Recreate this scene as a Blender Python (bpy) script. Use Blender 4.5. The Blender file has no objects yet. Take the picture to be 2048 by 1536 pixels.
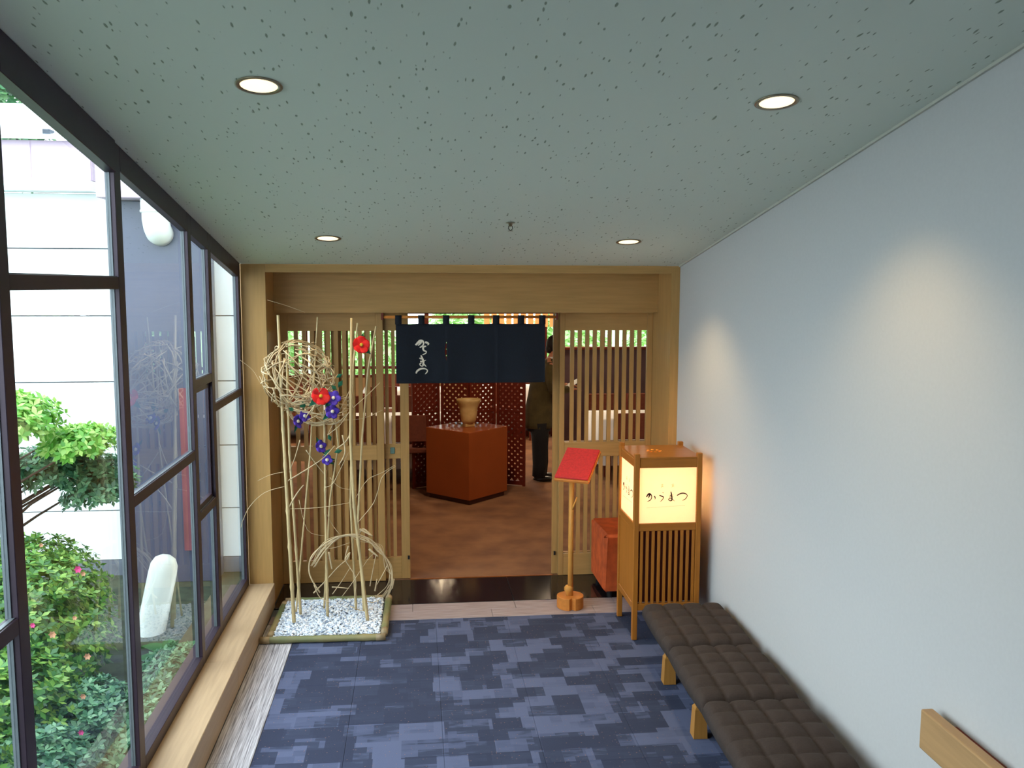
import bpy, math, random
from mathutils import Vector, Matrix
R = random.Random(7)
SC = bpy.context.scene
COL = SC.collection
PI = math.pi

# ---------------------------------------------------------------- camera, sky, exposure
def lin(r, g, b):
    return tuple((c/255/12.92 if c/255 <= .04045 else ((c/255+.055)/1.055)**2.4) for c in (r, g, b)) + (1,)
def lam_cam():
    f, pit, ya, ro = 1797.28, .1086, .1068, .0026
    cy, sy, cp, sp = math.cos(ya), math.sin(ya), math.cos(pit), math.sin(pit)
    F = Vector((sy*cp, cy*cp, -sp)); Rt = Vector((cy, -sy, 0)); Up = Rt.cross(F)
    r2 = math.cos(ro)*Rt + math.sin(ro)*Up; u2 = -math.sin(ro)*Rt + math.cos(ro)*Up
    cd = bpy.data.cameras.new('camera'); co = bpy.data.objects.new('camera', cd); COL.objects.link(co)
    cd.sensor_width = 36; cd.lens = f/2048*36; cd.clip_start = .05; cd.clip_end = 300
    m = Matrix((( r2.x, u2.x, -F.x, 0), (r2.y, u2.y, -F.y, 0), (r2.z, u2.z, -F.z, 2.3), (0, 0, 0, 1)))
    co.matrix_world = m
    SC.camera = co
lam_cam()
vs = SC.view_settings
vs.view_transform = 'Standard'; vs.look = 'None'; vs.gamma = 1; vs.use_curve_mapping = False
vs.exposure = -0.2
SKY = 7.6
w = bpy.data.worlds.new('overcast_sky'); SC.world = w; w.use_nodes = True
wn = w.node_tree; wn.nodes['Background'].inputs[1].default_value = SKY
tc = wn.nodes.new('ShaderNodeTexCoord'); sx = wn.nodes.new('ShaderNodeSeparateXYZ'); rp = wn.nodes.new('ShaderNodeValToRGB')
wn.links.new(tc.outputs['Generated'], sx.inputs[0]); wn.links.new(sx.outputs[2], rp.inputs[0])
rp.color_ramp.elements[0].position = 0.0; rp.color_ramp.elements[0].color = (.74, .82, .88, 1)
rp.color_ramp.elements[1].position = .9; rp.color_ramp.elements[1].color = (.86, .95, 1.04, 1)
wn.links.new(rp.outputs[0], wn.nodes['Background'].inputs[0])

def light(name, kind, loc, power, color, rot=(0, 0, 0), **kw):
    ld = bpy.data.lights.new(name, kind); ld.energy = power; ld.color = color
    for k, v in kw.items(): setattr(ld, k, v)
    o = bpy.data.objects.new(name, ld); COL.objects.link(o); o.location = loc; o.rotation_euler = rot
    return o
# added fill light, unseen above and behind the camera
light('stairwell_lamp_light', 'AREA', (.4, -1.6, 3.5), 12, (.90, .95, 1.0), (math.radians(35), 0, 0), shape='RECTANGLE', size=1.6, size_y=1.2)
# dining room ceiling lights (warm)
for (x, y, p) in ((.6, 8.3, 30), (2.0, 12.2, 60), (-1.6, 12.2, 60), (.4, 14.6, 50), (3.4, 9.2, 22), (3.6, 14.6, 22)):
    light('dining_lamp_light', 'AREA', (x, y, 2.52), p, (1, .76, .50), shape='DISK', size=.35)

# ---------------------------------------------------------------- materials
def newmat(name):
    m = bpy.data.materials.new(name); m.use_nodes = True
    return m, m.node_tree, m.node_tree.nodes['Principled BSDF']
def N(nt, t, **kw):
    n = nt.nodes.new('ShaderNode'+t)
    for k, v in kw.items():
        if hasattr(n, k) and not k.startswith('i_'): setattr(n, k, v)
        elif k.startswith('i_'):
            n.inputs[k[2:].replace('_', ' ')].default_value = v
    return n
def plain(name, c, rough=.6, var=.12, scale=8, bump=0., metal=0, stretch=(1, 1, 1), spec=.5, c2=None):
    m, nt, b = newmat(name)
    tc = N(nt, 'TexCoord'); mp = N(nt, 'Mapping'); mp.inputs['Scale'].default_value = stretch
    nz = N(nt, 'TexNoise', i_Scale=scale, i_Detail=5.)
    nt.links.new(tc.outputs['Object'], mp.inputs[0]); nt.links.new(mp.outputs[0], nz.inputs[0])
    mx = N(nt, 'Mix', data_type='RGBA')
    a = c; d = c2 or tuple(v*(1-var*2) for v in c[:3])+(1,)
    mx.inputs[6].default_value = a; mx.inputs[7].default_value = d
    rp = N(nt, 'ValToRGB'); rp.color_ramp.elements[0].position = .35; rp.color_ramp.elements[1].position = .68
    nt.links.new(nz.outputs[0], rp.inputs[0]); nt.links.new(rp.outputs[0], mx.inputs[0])
    nt.links.new(mx.outputs[2], b.inputs['Base Color'])
    b.inputs['Roughness'].default_value = rough; b.inputs['Metallic'].default_value = metal
    b.inputs['Specular IOR Level'].default_value = spec
    if bump:
        bp = N(nt, 'Bump', i_Strength=bump, i_Distance=.01); nt.links.new(nz.outputs[0], bp.inputs['Height']); nt.links.new(bp.outputs[0], b.inputs['Normal'])
    return m
def wood(name, c, axis='z', rough=.42, var=.07):
    s = {'x': (.9, 14, 14), 'y': (14, .9, 14), 'z': (14, 14, .9)}[axis]
    return plain(name, c, rough, var, 4.0, .05, stretch=s, spec=.2)
OAK = lin(180, 140, 86)
M = {}
M['oak_z'] = wood('oak_upright', OAK, 'z'); M['oak_x'] = wood('oak_across', OAK, 'x'); M['oak_y'] = wood('oak_along', lin(188, 160, 128), 'y')
M['lant'] = wood('lantern_wood', lin(172, 106, 40), 'z', .35); M['lantx'] = wood('lantern_wood_across', lin(166, 102, 38), 'x', .3)
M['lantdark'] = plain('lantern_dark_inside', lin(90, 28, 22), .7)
M['pine'] = wood('pine_pole', lin(214, 150, 72), 'z', .4); M['pinex'] = wood('pine_end_grain', lin(206, 128, 58), 'x', .5)
M['legwood'] = wood('bench_leg_wood', lin(170, 120, 58), 'z', .45)
M['rail'] = wood('handrail_wood', lin(178, 142, 100), 'y', .35)
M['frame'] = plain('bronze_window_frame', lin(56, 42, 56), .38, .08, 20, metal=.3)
M['frame_lit'] = plain('window_bead', lin(104, 112, 118), .35, .05, 20, metal=.2)  # lighter copy of the frame colour, imitates edges catching daylight
M['wall'] = plain('painted_wall_paper', lin(189, 189, 190), .85, .015, 60, .03)
M['white_pvc'] = plain('white_plastic_pipe', lin(236, 244, 240), .35, .04, 6)
M['panelw'] = plain('white_wall_panel', lin(240, 246, 246), .6, .03, 1.5)
M['base'] = plain('grey_concrete', lin(120, 128, 140), .8, .2, 4, .1)
M['fascia'] = plain('pinkish_metal_fascia', lin(196, 176, 196), .5, .05, 3)
M['roofm'] = plain('pale_metal_roof', lin(236, 242, 244), .5, .05, 3)
M['dkwall'] = plain('slate_blue_wall', lin(80, 86, 108), .30, .06, 2)
M['rust'] = plain('rust_red_metal', lin(130, 70, 80), .6, .15, 5)
M['soil'] = plain('garden_soil', lin(62, 74, 56), .95, .3, 9, .4)
M['navy'] = plain('navy_noren_cloth', lin(9, 19, 33), .9, .15, 90, .08)
M['ink_white'] = plain('undyed_white_brush_lettering', lin(235, 226, 208), .9, .05, 40)
M['ink'] = plain('black_brush_lettering', lin(40, 20, 16), .9, .05, 40)
M['ink_pale'] = plain('pale_olive_lettering', lin(190, 180, 110), .9, .05, 40)
M['ink_pink'] = plain('pale_pink_fine_print', lin(216, 150, 120), .9, .05, 40)
M['red'] = plain('red_cloth_cover', lin(205, 38, 42), .7, .12, 70, .05)
M['redfl'] = plain('red_petal', lin(225, 20, 24), .7, .15, 30); M['purfl'] = plain('violet_petal', lin(84, 52, 190), .7, .25, 30)
M['yel'] = plain('yellow_stamen', lin(225, 190, 60), .8, .2, 40); M['silkleaf'] = plain('silk_leaf', lin(20, 110, 80), .7, .25, 30)
M['bamboo'] = plain('dry_bamboo', lin(206, 182, 134), .5, .14, 6, stretch=(6, 6, .6))
M['node'] = plain('bamboo_node', lin(120, 96, 66), .6, .2, 10)
M['twig'] = plain('pale_bleached_twig', lin(214, 190, 150), .7, .18, 12)
M['gbamboo'] = plain('green_bamboo', lin(104, 118, 78), .5, .25, 3, c2=lin(160, 140, 96))
M['gbend'] = plain('pale_bamboo_end', lin(190, 165, 125), .5, .25, 9)
M['pebble'] = plain('pale_pebbles', lin(232, 240, 250), .6, .10, 26, c2=lin(130, 142, 160))
M['brown_cush'] = plain('brown_bench_fabric', lin(55, 42, 36), .9, .12, 120, .1)
M['dkmetal'] = plain('black_metal', lin(20, 20, 22), .5)
M['orange'] = plain('orange_velvet', lin(196, 86, 36), .9, .18, 14)
M['plinth'] = plain('orange_brown_lacquer', lin(158, 78, 34), .28, .06, 3)
M['plinthdk'] = plain('dark_plinth_foot', lin(70, 26, 16), .6)
M['screen'] = wood('dark_red_screen_wood', lin(110, 40, 26), 'z', .4)
M['vase'] = plain('cream_pottery', lin(214, 186, 128), .5, .2, 6, .2, c2=lin(170, 130, 76))
M['cloth'] = plain('white_tablecloth', lin(238, 240, 246), .8, .02, 40)
M['chair'] = wood('red_brown_chair_wood', lin(112, 50, 36), 'z', .4)
M['seat'] = plain('orange_chair_cushion', lin(120, 62, 44), .85, .1, 30)
M['dfloor'] = plain('brown_dining_carpet', lin(140, 98, 66), .95, .16, 3.5, .1, c2=lin(112, 74, 52))
M['dwall'] = plain('warm_plaster', lin(190, 160, 120), .85, .06, 6)
M['purple'] = plain('purple_brown_partition', lin(96, 76, 84), .7, .1, 4)
M['dceil'] = plain('dining_ceiling_board', lin(150, 120, 90), .85, .06, 6)
M['brass'] = plain('brass_strip', lin(190, 110, 50), .35, .1, 20, metal=.7)
M['rosette'] = plain('satin_nickel', lin(150, 140, 120), .35, .05, 20, metal=.8)
M['trimring'] = plain('white_trim_ring', lin(190, 190, 180), .5, .03, 20)
M['olive'] = plain('olive_brown_jacket', lin(84, 74, 40), .9, .15, 12)
M['black'] = plain('black_trousers', lin(16, 15, 20), .9, .1, 20)
M['hair'] = plain('black_hair', lin(18, 14, 14), .6, .1, 60)
M['skin'] = plain('skin', lin(206, 140, 108), .6, .05, 10)
M['shoe'] = plain('black_shoe_leather', lin(14, 13, 15), .3)
M['paper_flat'] = plain('white_paper', lin(235, 238, 235), .8, .02, 10)
M['jointdk'] = plain('dark_joint', lin(70, 76, 86), .9)
M['bark'] = plain('grey_bark', lin(96, 78, 66), .9, .25, 14, .3)
M['teal'] = plain('teal_door_plate', lin(90, 120, 110), .5)
M['stone'] = plain('polished_dark_granite', lin(34, 30, 36), .12, .25, 70)
M['border'] = plain('striated_border_across', lin(178, 164, 166), .8, .12, 5, .05, stretch=(1.2, 40, 1), c2=lin(134, 116, 118))
M['bordery'] = plain('striated_border_along', lin(214, 212, 220), .8, .12, 5, .05, stretch=(30, .8, 1), c2=lin(120, 116, 124))

def leafmat(name, c1, c2, c3):
    m, nt, b = newmat(name)
    g = N(nt, 'NewGeometry'); rp = N(nt, 'ValToRGB')
    e = rp.color_ramp.elements; e[0].color = c1; e[1].color = c3; k = e.new(.5); k.color = c2
    nt.links.new(g.outputs['Random Per Island'], rp.inputs[0]); nt.links.new(rp.outputs[0], b.inputs['Base Color'])
    b.inputs['Roughness'].default_value = .38
    tr = N(nt, 'BsdfTranslucent'); nt.links.new(rp.outputs[0], tr.inputs[0])
    mx = N(nt, 'MixShader'); mx.inputs[0].default_value = .35
    nt.links.new(b.outputs[0], mx.inputs[1]); nt.links.new(tr.outputs[0], mx.inputs[2])
    nt.links.new(mx.outputs[0], nt.nodes['Material Output'].inputs[0])
    return m
M['leaf'] = leafmat('azalea_leaf', lin(44, 96, 50), lin(86, 146, 62), lin(160, 196, 90))
M['leaf2'] = leafmat('maple_leaf', lin(90, 160, 60), lin(134, 196, 84), lin(196, 226, 130))
M['leaf3'] = leafmat('blue_green_leaf', lin(50, 100, 76), lin(88, 142, 104), lin(140, 186, 140))
M['hosta'] = leafmat('broad_leaf', lin(30, 78, 44), lin(62, 122, 70), lin(100, 160, 90))
M['pinkfl'] = plain('azalea_blossom', lin(214, 60, 130), .7, .1, 30); M['salmon'] = plain('faded_salmon_leaf', lin(190, 138, 104), .7, .1, 30)
M['grass'] = leafmat('hill_foliage', lin(50, 96, 66), lin(80, 134, 92), lin(150, 190, 140))
M['bright'] = leafmat('garden_hedge_leaf', lin(140, 180, 110), lin(180, 215, 140), lin(225, 240, 190))  # leaf tones paled to imitate daylight glare beyond the dining windows

def m_glass():
    m, nt, b = newmat('window_glass'); nt.nodes.remove(b)
    t = N(nt, 'BsdfTransparent'); t.inputs[0].default_value = (.95, .985, .98, 1)
    g = N(nt, 'BsdfGlossy'); g.inputs['Roughness'].default_value = 0
    fr = N(nt, 'Fresnel'); fr.inputs[0].default_value = 1.5
    ge = N(nt, 'NewGeometry'); iv = N(nt, 'Math', operation='SUBTRACT'); iv.inputs[0].default_value = 1; nt.links.new(ge.outputs['Backfacing'], iv.inputs[1])
    fm = N(nt, 'Math', operation='MULTIPLY'); nt.links.new(fr.outputs[0], fm.inputs[0]); nt.links.new(iv.outputs[0], fm.inputs[1])
    mx = N(nt, 'MixShader'); nt.links.new(fm.outputs[0], mx.inputs[0]); nt.links.new(t.outputs[0], mx.inputs[1]); nt.links.new(g.outputs[0], mx.inputs[2])
    nt.links.new(mx.outputs[0], nt.nodes['Material Output'].inputs[0]); return m
M['glass'] = m_glass()
def m_paper():
    m, nt, b = newmat('lantern_paper')
    b.inputs['Base Color'].default_value = lin(255, 240, 214); b.inputs['Roughness'].default_value = .9
    tr = N(nt, 'BsdfTranslucent'); tr.inputs[0].default_value = (1, .93, .78, 1)
    mx = N(nt, 'MixShader'); mx.inputs[0].default_value = .6
    nt.links.new(b.outputs[0], mx.inputs[1]); nt.links.new(tr.outputs[0], mx.inputs[2]); nt.links.new(mx.outputs[0], nt.nodes['Material Output'].inputs[0]); return m
M['paper'] = m_paper()
def m_emit(name, c, s):
    m, nt, b = newmat(name); b.inputs['Base Color'].default_value = c
    b.inputs['Emission Color'].default_value = c; b.inputs['Emission Strength'].default_value = s; return m
M['lamp'] = m_emit('warm_lamp_glass', (1, .80, .48, 1), 2.0)
M['shoji'] = m_emit('backlit_orange_shade', (1, .42, .13, 1), .9)  # emission stands in for light from behind the blind strips
def m_ceiling():
    m, nt, b = newmat('pitted_acoustic_ceiling')
    g = N(nt, 'NewGeometry'); mp = N(nt, 'Mapping'); mp.inputs['Scale'].default_value = (1.15, .27, 1); mp.inputs['Rotation'].default_value = (0, 0, -.35)
    v = N(nt, 'TexVoronoi', i_Scale=38.); v.inputs['Randomness'].default_value = 1
    nt.links.new(g.outputs['Position'], mp.inputs[0])
    nz = N(nt, 'TexNoise', i_Scale=14., i_Detail=2.)
    ad = N(nt, 'MixRGB', blend_type='ADD'); ad.inputs[0].default_value = .03
    nt.links.new(mp.outputs[0], nz.inputs[0]); nt.links.new(mp.outputs[0], ad.inputs[1]); nt.links.new(nz.outputs['Color'], ad.inputs[2])
    nt.links.new(ad.outputs[0], v.inputs['Vector'])
    # size of the pit varies per cell
    sep = N(nt, 'SeparateColor'); nt.links.new(v.outputs['Color'], sep.inputs[0])
    ml = N(nt, 'Math', operation='MULTIPLY'); ml.operation = 'MULTIPLY_ADD'; ml.inputs[1].default_value = .13; ml.inputs[2].default_value = .045; nt.links.new(sep.outputs[0], ml.inputs[0])
    sb = N(nt, 'Math', operation='SUBTRACT'); nt.links.new(v.outputs['Distance'], sb.inputs[0]); nt.links.new(ml.outputs[0], sb.inputs[1])
    mr = N(nt, 'MapRange'); mr.inputs[1].default_value = -.02; mr.inputs[2].default_value = .05; nt.links.new(sb.outputs[0], mr.inputs[0])
    mx = N(nt, 'Mix', data_type='RGBA'); mx.inputs[6].default_value = lin(140, 152, 136); mx.inputs[7].default_value = lin(214, 224, 214)  # slight green in the ceiling colour imitates light bounced from the garden
    nt.links.new(mr.outputs[0], mx.inputs[0]); nt.links.new(mx.outputs[2], b.inputs['Base Color'])
    bp = N(nt, 'Bump', i_Strength=.5, i_Distance=.004); nt.links.new(mr.outputs[0], bp.inputs['Height']); nt.links.new(bp.outputs[0], b.inputs['Normal'])
    b.inputs['Roughness'].default_value = .9; return m
M['ceil'] = m_ceiling()
def m_carpet():
    m, nt, b = newmat('blue_patchwork_carpet')
    g = N(nt, 'NewGeometry'); sp = N(nt, 'SeparateXYZ'); nt.links.new(g.outputs['Position'], sp.inputs[0])
    def mth(op, a, c=None):
        n = N(nt, 'Math', operation=op)
        for i, v in enumerate((a, c)):
            if v is None: continue
            if isinstance(v, (int, float)): n.inputs[i].default_value = v
            else: nt.links.new(v, n.inputs[i])
        return n.outputs[0]
    def layer(wx, wy, off):
        # columns of uneven patches: column index, then rows shifted and scaled per column
        row = mth('FLOOR', mth('DIVIDE', mth('ADD', sp.outputs[1], off), wy))
        wn1 = N(nt, 'TexWhiteNoise', noise_dimensions='1D'); nt.links.new(mth('ADD', row, off*7), wn1.inputs['W'])
        xx = mth('ADD', sp.outputs[0], mth('MULTIPLY', wn1.outputs[0], .7))
        col = mth('FLOOR', mth('DIVIDE', xx, wx))
        cb = N(nt, 'CombineXYZ'); nt.links.new(col, cb.inputs[0]); nt.links.new(row, cb.inputs[1]); cb.inputs[2].default_value = off
        w2 = N(nt, 'TexWhiteNoise', noise_dimensions='3D'); nt.links.new(cb.outputs[0], w2.inputs['Vector'])
        return w2.outputs[0]
    a = layer(.155, .118, 3.1); c = layer(.235, .18, 5.7); d = layer(.12, .07, 9.3)
    s = mth('ADD', mth('MULTIPLY', a, .48), mth('ADD', mth('MULTIPLY', c, .42), mth('MULTIPLY', d, .16)))
    mp = N(nt, 'Mapping'); mp.inputs['Scale'].default_value = (4, 16, 1); nt.links.new(g.outputs['Position'], mp.inputs[0])
    nz = N(nt, 'TexNoise', i_Scale=2., i_Detail=4.); nt.links.new(mp.outputs[0], nz.inputs[0])
    s2 = mth('ADD', s, mth('MULTIPLY', mth('SUBTRACT', nz.outputs[0], .5), .22))
    rp = N(nt, 'ValToRGB'); e = rp.color_ramp.elements; e[0].position = .36; e[0].color = lin(56, 62, 84); e[1].position = .74; e[1].color = lin(92, 100, 130)
    k = e.new(.53); k.color = lin(62, 69, 92); k = e.new(.57); k.color = lin(80, 88, 116)
    nt.links.new(s2, rp.inputs[0])
    # orange and pale flecks
    v = N(nt, 'TexVoronoi', i_Scale=55.); nt.links.new(g.outputs['Position'], v.inputs['Vector'])
    fl = mth('LESS_THAN', v.outputs['Distance'], .16); sc = N(nt, 'SeparateColor'); nt.links.new(v.outputs['Color'], sc.inputs[0])
    fl2 = mth('MULTIPLY', fl, mth('MULTIPLY', mth('GREATER_THAN', sc.outputs[0], .6), .55))
    mx = N(nt, 'Mix', data_type='RGBA'); nt.links.new(fl2, mx.inputs[0]); nt.links.new(rp.outputs[0], mx.inputs[6]); mx.inputs[7].default_value = lin(150, 112, 100)
    nt.links.new(mx.outputs[2], b.inputs['Base Color']); b.inputs['Roughness'].default_value = .95; b.inputs['Specular IOR Level'].default_value = .15
    n2 = N(nt, 'TexNoise', i_Scale=260., i_Detail=2.); nt.links.new(g.outputs['Position'], n2.inputs[0])
    bp = N(nt, 'Bump', i_Strength=.4, i_Distance=.003); nt.links.new(n2.outputs[0], bp.inputs['Height']); nt.links.new(bp.outputs[0], b.inputs['Normal'])
    return m
M['carpet'] = m_carpet()

# ---------------------------------------------------------------- mesh helpers
class MB:
    def __init__(s): s.v = []; s.f = []
    def add(s, vs, fs):
        k = len(s.v); s.v += [tuple(v) for v in vs]; s.f += [tuple(i+k for i in f) for f in fs]; return s
    def box(s, x0, x1, y0, y1, z0, z1, rot=None):
        vs = [(x, y, z) for x in (x0, x1) for y in (y0, y1) for z in (z0, z1)]
        if rot: vs = [rot(v) for v in vs]
        return s.add(vs, [(0, 1, 3, 2), (4, 6, 7, 5), (0, 4, 5, 1), (2, 3, 7, 6), (0, 2, 6, 4), (1, 5, 7, 3)])
    def cbox(s, x0, x1, y0, y1, z0, z1, c=.004):      # chamfered box
        X = (x0, x1); Y = (y0, y1); Z = (z0, z1); vs = []; ix = {}
        for i in (0, 1):
            for j in (0, 1):
                for k in (0, 1):
                    dx, dy, dz = (c if i == 0 else -c), (c if j == 0 else -c), (c if k == 0 else -c)
                    for a, p in enumerate(((X[i], Y[j]+dy, Z[k]+dz), (X[i]+dx, Y[j], Z[k]+dz), (X[i]+dx, Y[j]+dy, Z[k]))):
                        ix[i, j, k, a] = len(vs); vs.append(p)
        f = []
        def q(*t): f.append(tuple(ix[a] for a in t))
        for i in (0, 1): q((i, 0, 0, 0), (i, 1, 0, 0), (i, 1, 1, 0), (i, 0, 1, 0)); q((0, i, 0, 1), (1, i, 0, 1), (1, i, 1, 1), (0, i, 1, 1)); q((0, 0, i, 2), (1, 0, i, 2), (1, 1, i, 2), (0, 1, i, 2))
        for i in (0, 1):
            for j in (0, 1):
                q((i, j, 0, 0), (i, j, 1, 0), (i, j, 1, 1), (i, j, 0, 1)); q((i, 0, j, 0), (i, 1, j, 0), (i, 1, j, 2), (i, 0, j, 2)); q((0, i, j, 1), (1, i, j, 1), (1, i, j, 2), (0, i, j, 2))
                for k in (0, 1): q((i, j, k, 0), (i, j, k, 1), (i, j, k, 2))
        return s.add(vs, f)
    def prism(s, pts, z0, z1):
        n = len(pts); vs = [(p[0], p[1], z0) for p in pts]+[(p[0], p[1], z1) for p in pts]
        return s.add(vs, [tuple(range(n))[::-1], tuple(range(n, 2*n))]+[(i, (i+1) % n, n+(i+1) % n, n+i) for i in range(n)])
    def tube(s, pts, rad, n=8, cap=True):
        pts = [Vector(p) for p in pts]; m = len(pts)
        rad = rad if isinstance(rad, (list, tuple)) else [rad]*m
        vs = []; ref = None
        for i, p in enumerate(pts):
            t = (pts[min(i+1, m-1)]-pts[max(i-1, 0)]).normalized()
            if ref is None: ref = t.orthogonal().normalized()
            ref = (ref-t*ref.dot(t)); ref = ref.normalized() if ref.length > 1e-6 else t.orthogonal().normalized()
            b = t.cross(ref)
            vs += [p+(ref*math.cos(2*PI*k/n)+b*math.sin(2*PI*k/n))*rad[i] for k in range(n)]
        fs = [(i*n+k, i*n+(k+1) % n, (i+1)*n+(k+1) % n, (i+1)*n+k) for i in range(m-1) for k in range(n)]
        if cap: fs += [tuple(range(n))[::-1], tuple(range((m-1)*n, m*n))]
        return s.add(vs, fs)
    def lathe(s, prof, c, n=24, sx=1, sy=1):   # prof: (r,z)
        vs = [(c[0]+r*math.cos(2*PI*k/n)*sx, c[1]+r*math.sin(2*PI*k/n)*sy, c[2]+z) for r, z in prof for k in range(n)]
        m = len(prof); fs = [(i*n+k, i*n+(k+1) % n, (i+1)*n+(k+1) % n, (i+1)*n+k) for i in range(m-1) for k in range(n)]
        if prof[0][0] > 1e-6: fs.append(tuple(range(n))[::-1])
        if prof[-1][0] > 1e-6: fs.append(tuple(range((m-1)*n, m*n)))
        return s.add(vs, fs)
    def ball(s, c, r, n=8, m=6):
        r = r if isinstance(r, tuple) else (r, r, r)
        vs = [(c[0], c[1], c[2]-r[2])]+[(c[0]+r[0]*math.sin(PI*i/m)*math.cos(2*PI*k/n), c[1]+r[1]*math.sin(PI*i/m)*math.sin(2*PI*k/n), c[2]-r[2]*math.cos(PI*i/m)) for i in range(1, m) for k in range(n)]+[(c[0], c[1], c[2]+r[2])]
        fs = [(0, 1+(k+1) % n, 1+k) for k in range(n)]+[(1+i*n+k, 1+i*n+(k+1) % n, 1+(i+1)*n+(k+1) % n, 1+(i+1)*n+k) for i in range(m-2) for k in range(n)]
        L = len(vs)-1; fs += [(L, 1+(m-2)*n+k, 1+(m-2)*n+(k+1) % n) for k in range(n)]
        return s.add(vs, fs)
    def ribbon(s, pts, w, mapf, th=.0012):   # brush stroke in 2-D, laid by mapf(x, y, lift)
        P = [Vector(p) for p in pts]; Lf = []; m = len(P)
        dense = []
        for i in range(m-1):
            for k in range(4):
                t = k/4; p0 = P[max(i-1, 0)]; p1 = P[i]; p2 = P[i+1]; p3 = P[min(i+2, m-1)]
                dense.append(.5*((2*p1)+(p2-p0)*t+(2*p0-5*p1+4*p2-p3)*t*t+(3*p1-p0-3*p2+p3)*t**3))
        dense.append(P[-1]); L = len(dense); vs = []
        for i, p in enumerate(dense):
            t = (dense[min(i+1, L-1)]-dense[max(i-1, 0)]); t = t.normalized() if t.length else Vector((1, 0)); nn = Vector((-t.y, t.x))
            ww = w*(.55+.45*math.sin(PI*min(1, (i+1)/(L*.6))))/2*(1 if i < L-2 else .5)
            for sgn in (1, -1):
                for lift in (0, th):
                    q = p+nn*ww*sgn; vs.append(mapf(q.x, q.y, lift))
        fs = []
        for i in range(L-1):
            a = i*4; b = a+4; fs += [(a+1, b+1, b+3, a+3), (a, a+2, b+2, b), (a, b, b+1, a+1), (a+2, a+3, b+3, b+2)]
        fs += [(0, 1, 3, 2), (L*4-4, L*4-2, L*4-1, L*4-3)]
        return s.add(vs, fs)
    def mesh(s, name, m, smooth=False):
        me = bpy.data.meshes.new(name); me.from_pydata(s.v, [], s.f); me.update()
        if isinstance(m, str): m = M[m]
        me.materials.append(m)
        if smooth: me.polygons.foreach_set('use_smooth', [True]*len(me.polygons))
        return me
    def build(s, name, m, parent=None, smooth=False, **tags):
        return place(name, s.mesh(name, m, smooth), parent, **tags)
def place(name, me, parent=None, loc=None, rot=None, **tags):
    o = bpy.data.objects.new(name, me); COL.objects.link(o)
    if parent: o.parent = parent
    if loc: o.location = loc
    if rot: o.rotation_euler = rot
    for k, v in tags.items(): o[k] = v
    return o
def empty(name, loc=(0, 0, 0), rz=0, **tags):
    o = bpy.data.objects.new(name, None); COL.objects.link(o); o.location = loc; o.rotation_euler = (0, 0, rz); o.empty_display_size = .1
    for k, v in tags.items(): o[k] = v
    return o
def dup(root, loc=None, rz=None, label=None, group=None):
    def cp(o, par):
        c = o.copy(); COL.objects.link(c)
        if par: c.parent = par
        for ch in kids.get(o, []): cp(ch, c)
        return c
    kids = {}
    for o in list(COL.objects):
        if o.parent: kids.setdefault(o.parent, []).append(o)
    r = cp(root, None)
    if loc: r.location = loc
    if rz is not None: r.rotation_euler[2] = rz
    if label: r['label'] = label
    if group: r['group'] = group
    return r
def bevel(o, wd=.003, seg=2):
    m = o.modifiers.new('bevel', 'BEVEL'); m.width = wd; m.segments = seg; m.limit_method = 'ANGLE'; return o
S = dict(kind='structure')

# ---------------------------------------------------------------- measures
YF, YD = 6.41, 6.89
XL, XR = -1.20, 1.915
CZ = lambda y: 2.4506 + .1664*(6.4129-y)
def ceil_z(y): return CZ(y)

# ---------------------------------------------------------------- corridor floor
fl = MB().box(XL-.1, XR, 1.7, 6.92, -.12, -.012).build('floor', 'base', **S)
T = .49
tile = MB().cbox(-T/2+.0004, T/2-.0004, -T/2+.0004, T/2-.0004, -.0115, 0, .0016).mesh('carpet_tile', 'carpet')
# tiles are cut at the edges of the room
xs = [-.81, -.37, .12, .61, 1.10, 1.59, 1.905]; ys = [6.05-T*k for k in range(9)]
for i in range(len(xs)-1):
    for j in range(len(ys)-1):
        wx = xs[i+1]-xs[i]
        o = place('carpet_tile', tile, fl, loc=((xs[i]+xs[i+1])/2, (ys[j]+ys[j+1])/2, 0))
        if abs(wx-T) > .01: o.scale = (wx/T, 1, 1)
# striated border planks
y = 6.36; k = 0
for (x0, x1) in ((-1.02, -.22), (-.22, .52), (.52, 1.25), (1.25, 1.905)):
    for (y0, y1) in ((6.055, 6.205), (6.208, 6.358)):
        dx = .18 if y0 > 6.1 else 0
        MB().cbox(max(x0+dx, -1.02)+.001, min(x1+dx, 1.905)-.001, y0, y1, -.0115, .0, .002).build('border_plank', 'border', fl)
yy = 6.05
while yy > 2.2:
    for (x0, x1, d) in ((-1.022, -.918, 0), (-.917, -.813, .3)):
        MB().cbox(x0, x1, max(yy-.9-d, 2.14), yy-.001-(d if yy < 6 else 0), -.0115, 0, .002).build('border_plank', 'bordery', fl)
    yy -= .9
# threshold of polished stone
for (x0, x1) in ((-1.03, -.2), (-.2, .70), (.70, 1.905)):
    MB().cbox(x0+.0015, x1-.0015, 6.361, 6.905, -.0115, .002, .002).build('threshold_stone', 'stone', fl)
MB().box(-.06, 1.07, 6.906, 6.918, -.0115, .006).build('edge_strip', 'brass', fl)
# the steps on which one stands
st = empty('stairs', (0, 1.9, 0), kind='structure')
for k in range(5):
    MB().cbox(XL+.05, XR, 1.7-.3*k-.3-(1.6 if k == 4 else 0)-1.9, 1.7-.3*k-1.9, -.01, .15*(k+1), .006).build('step', 'carpet', st)

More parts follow.
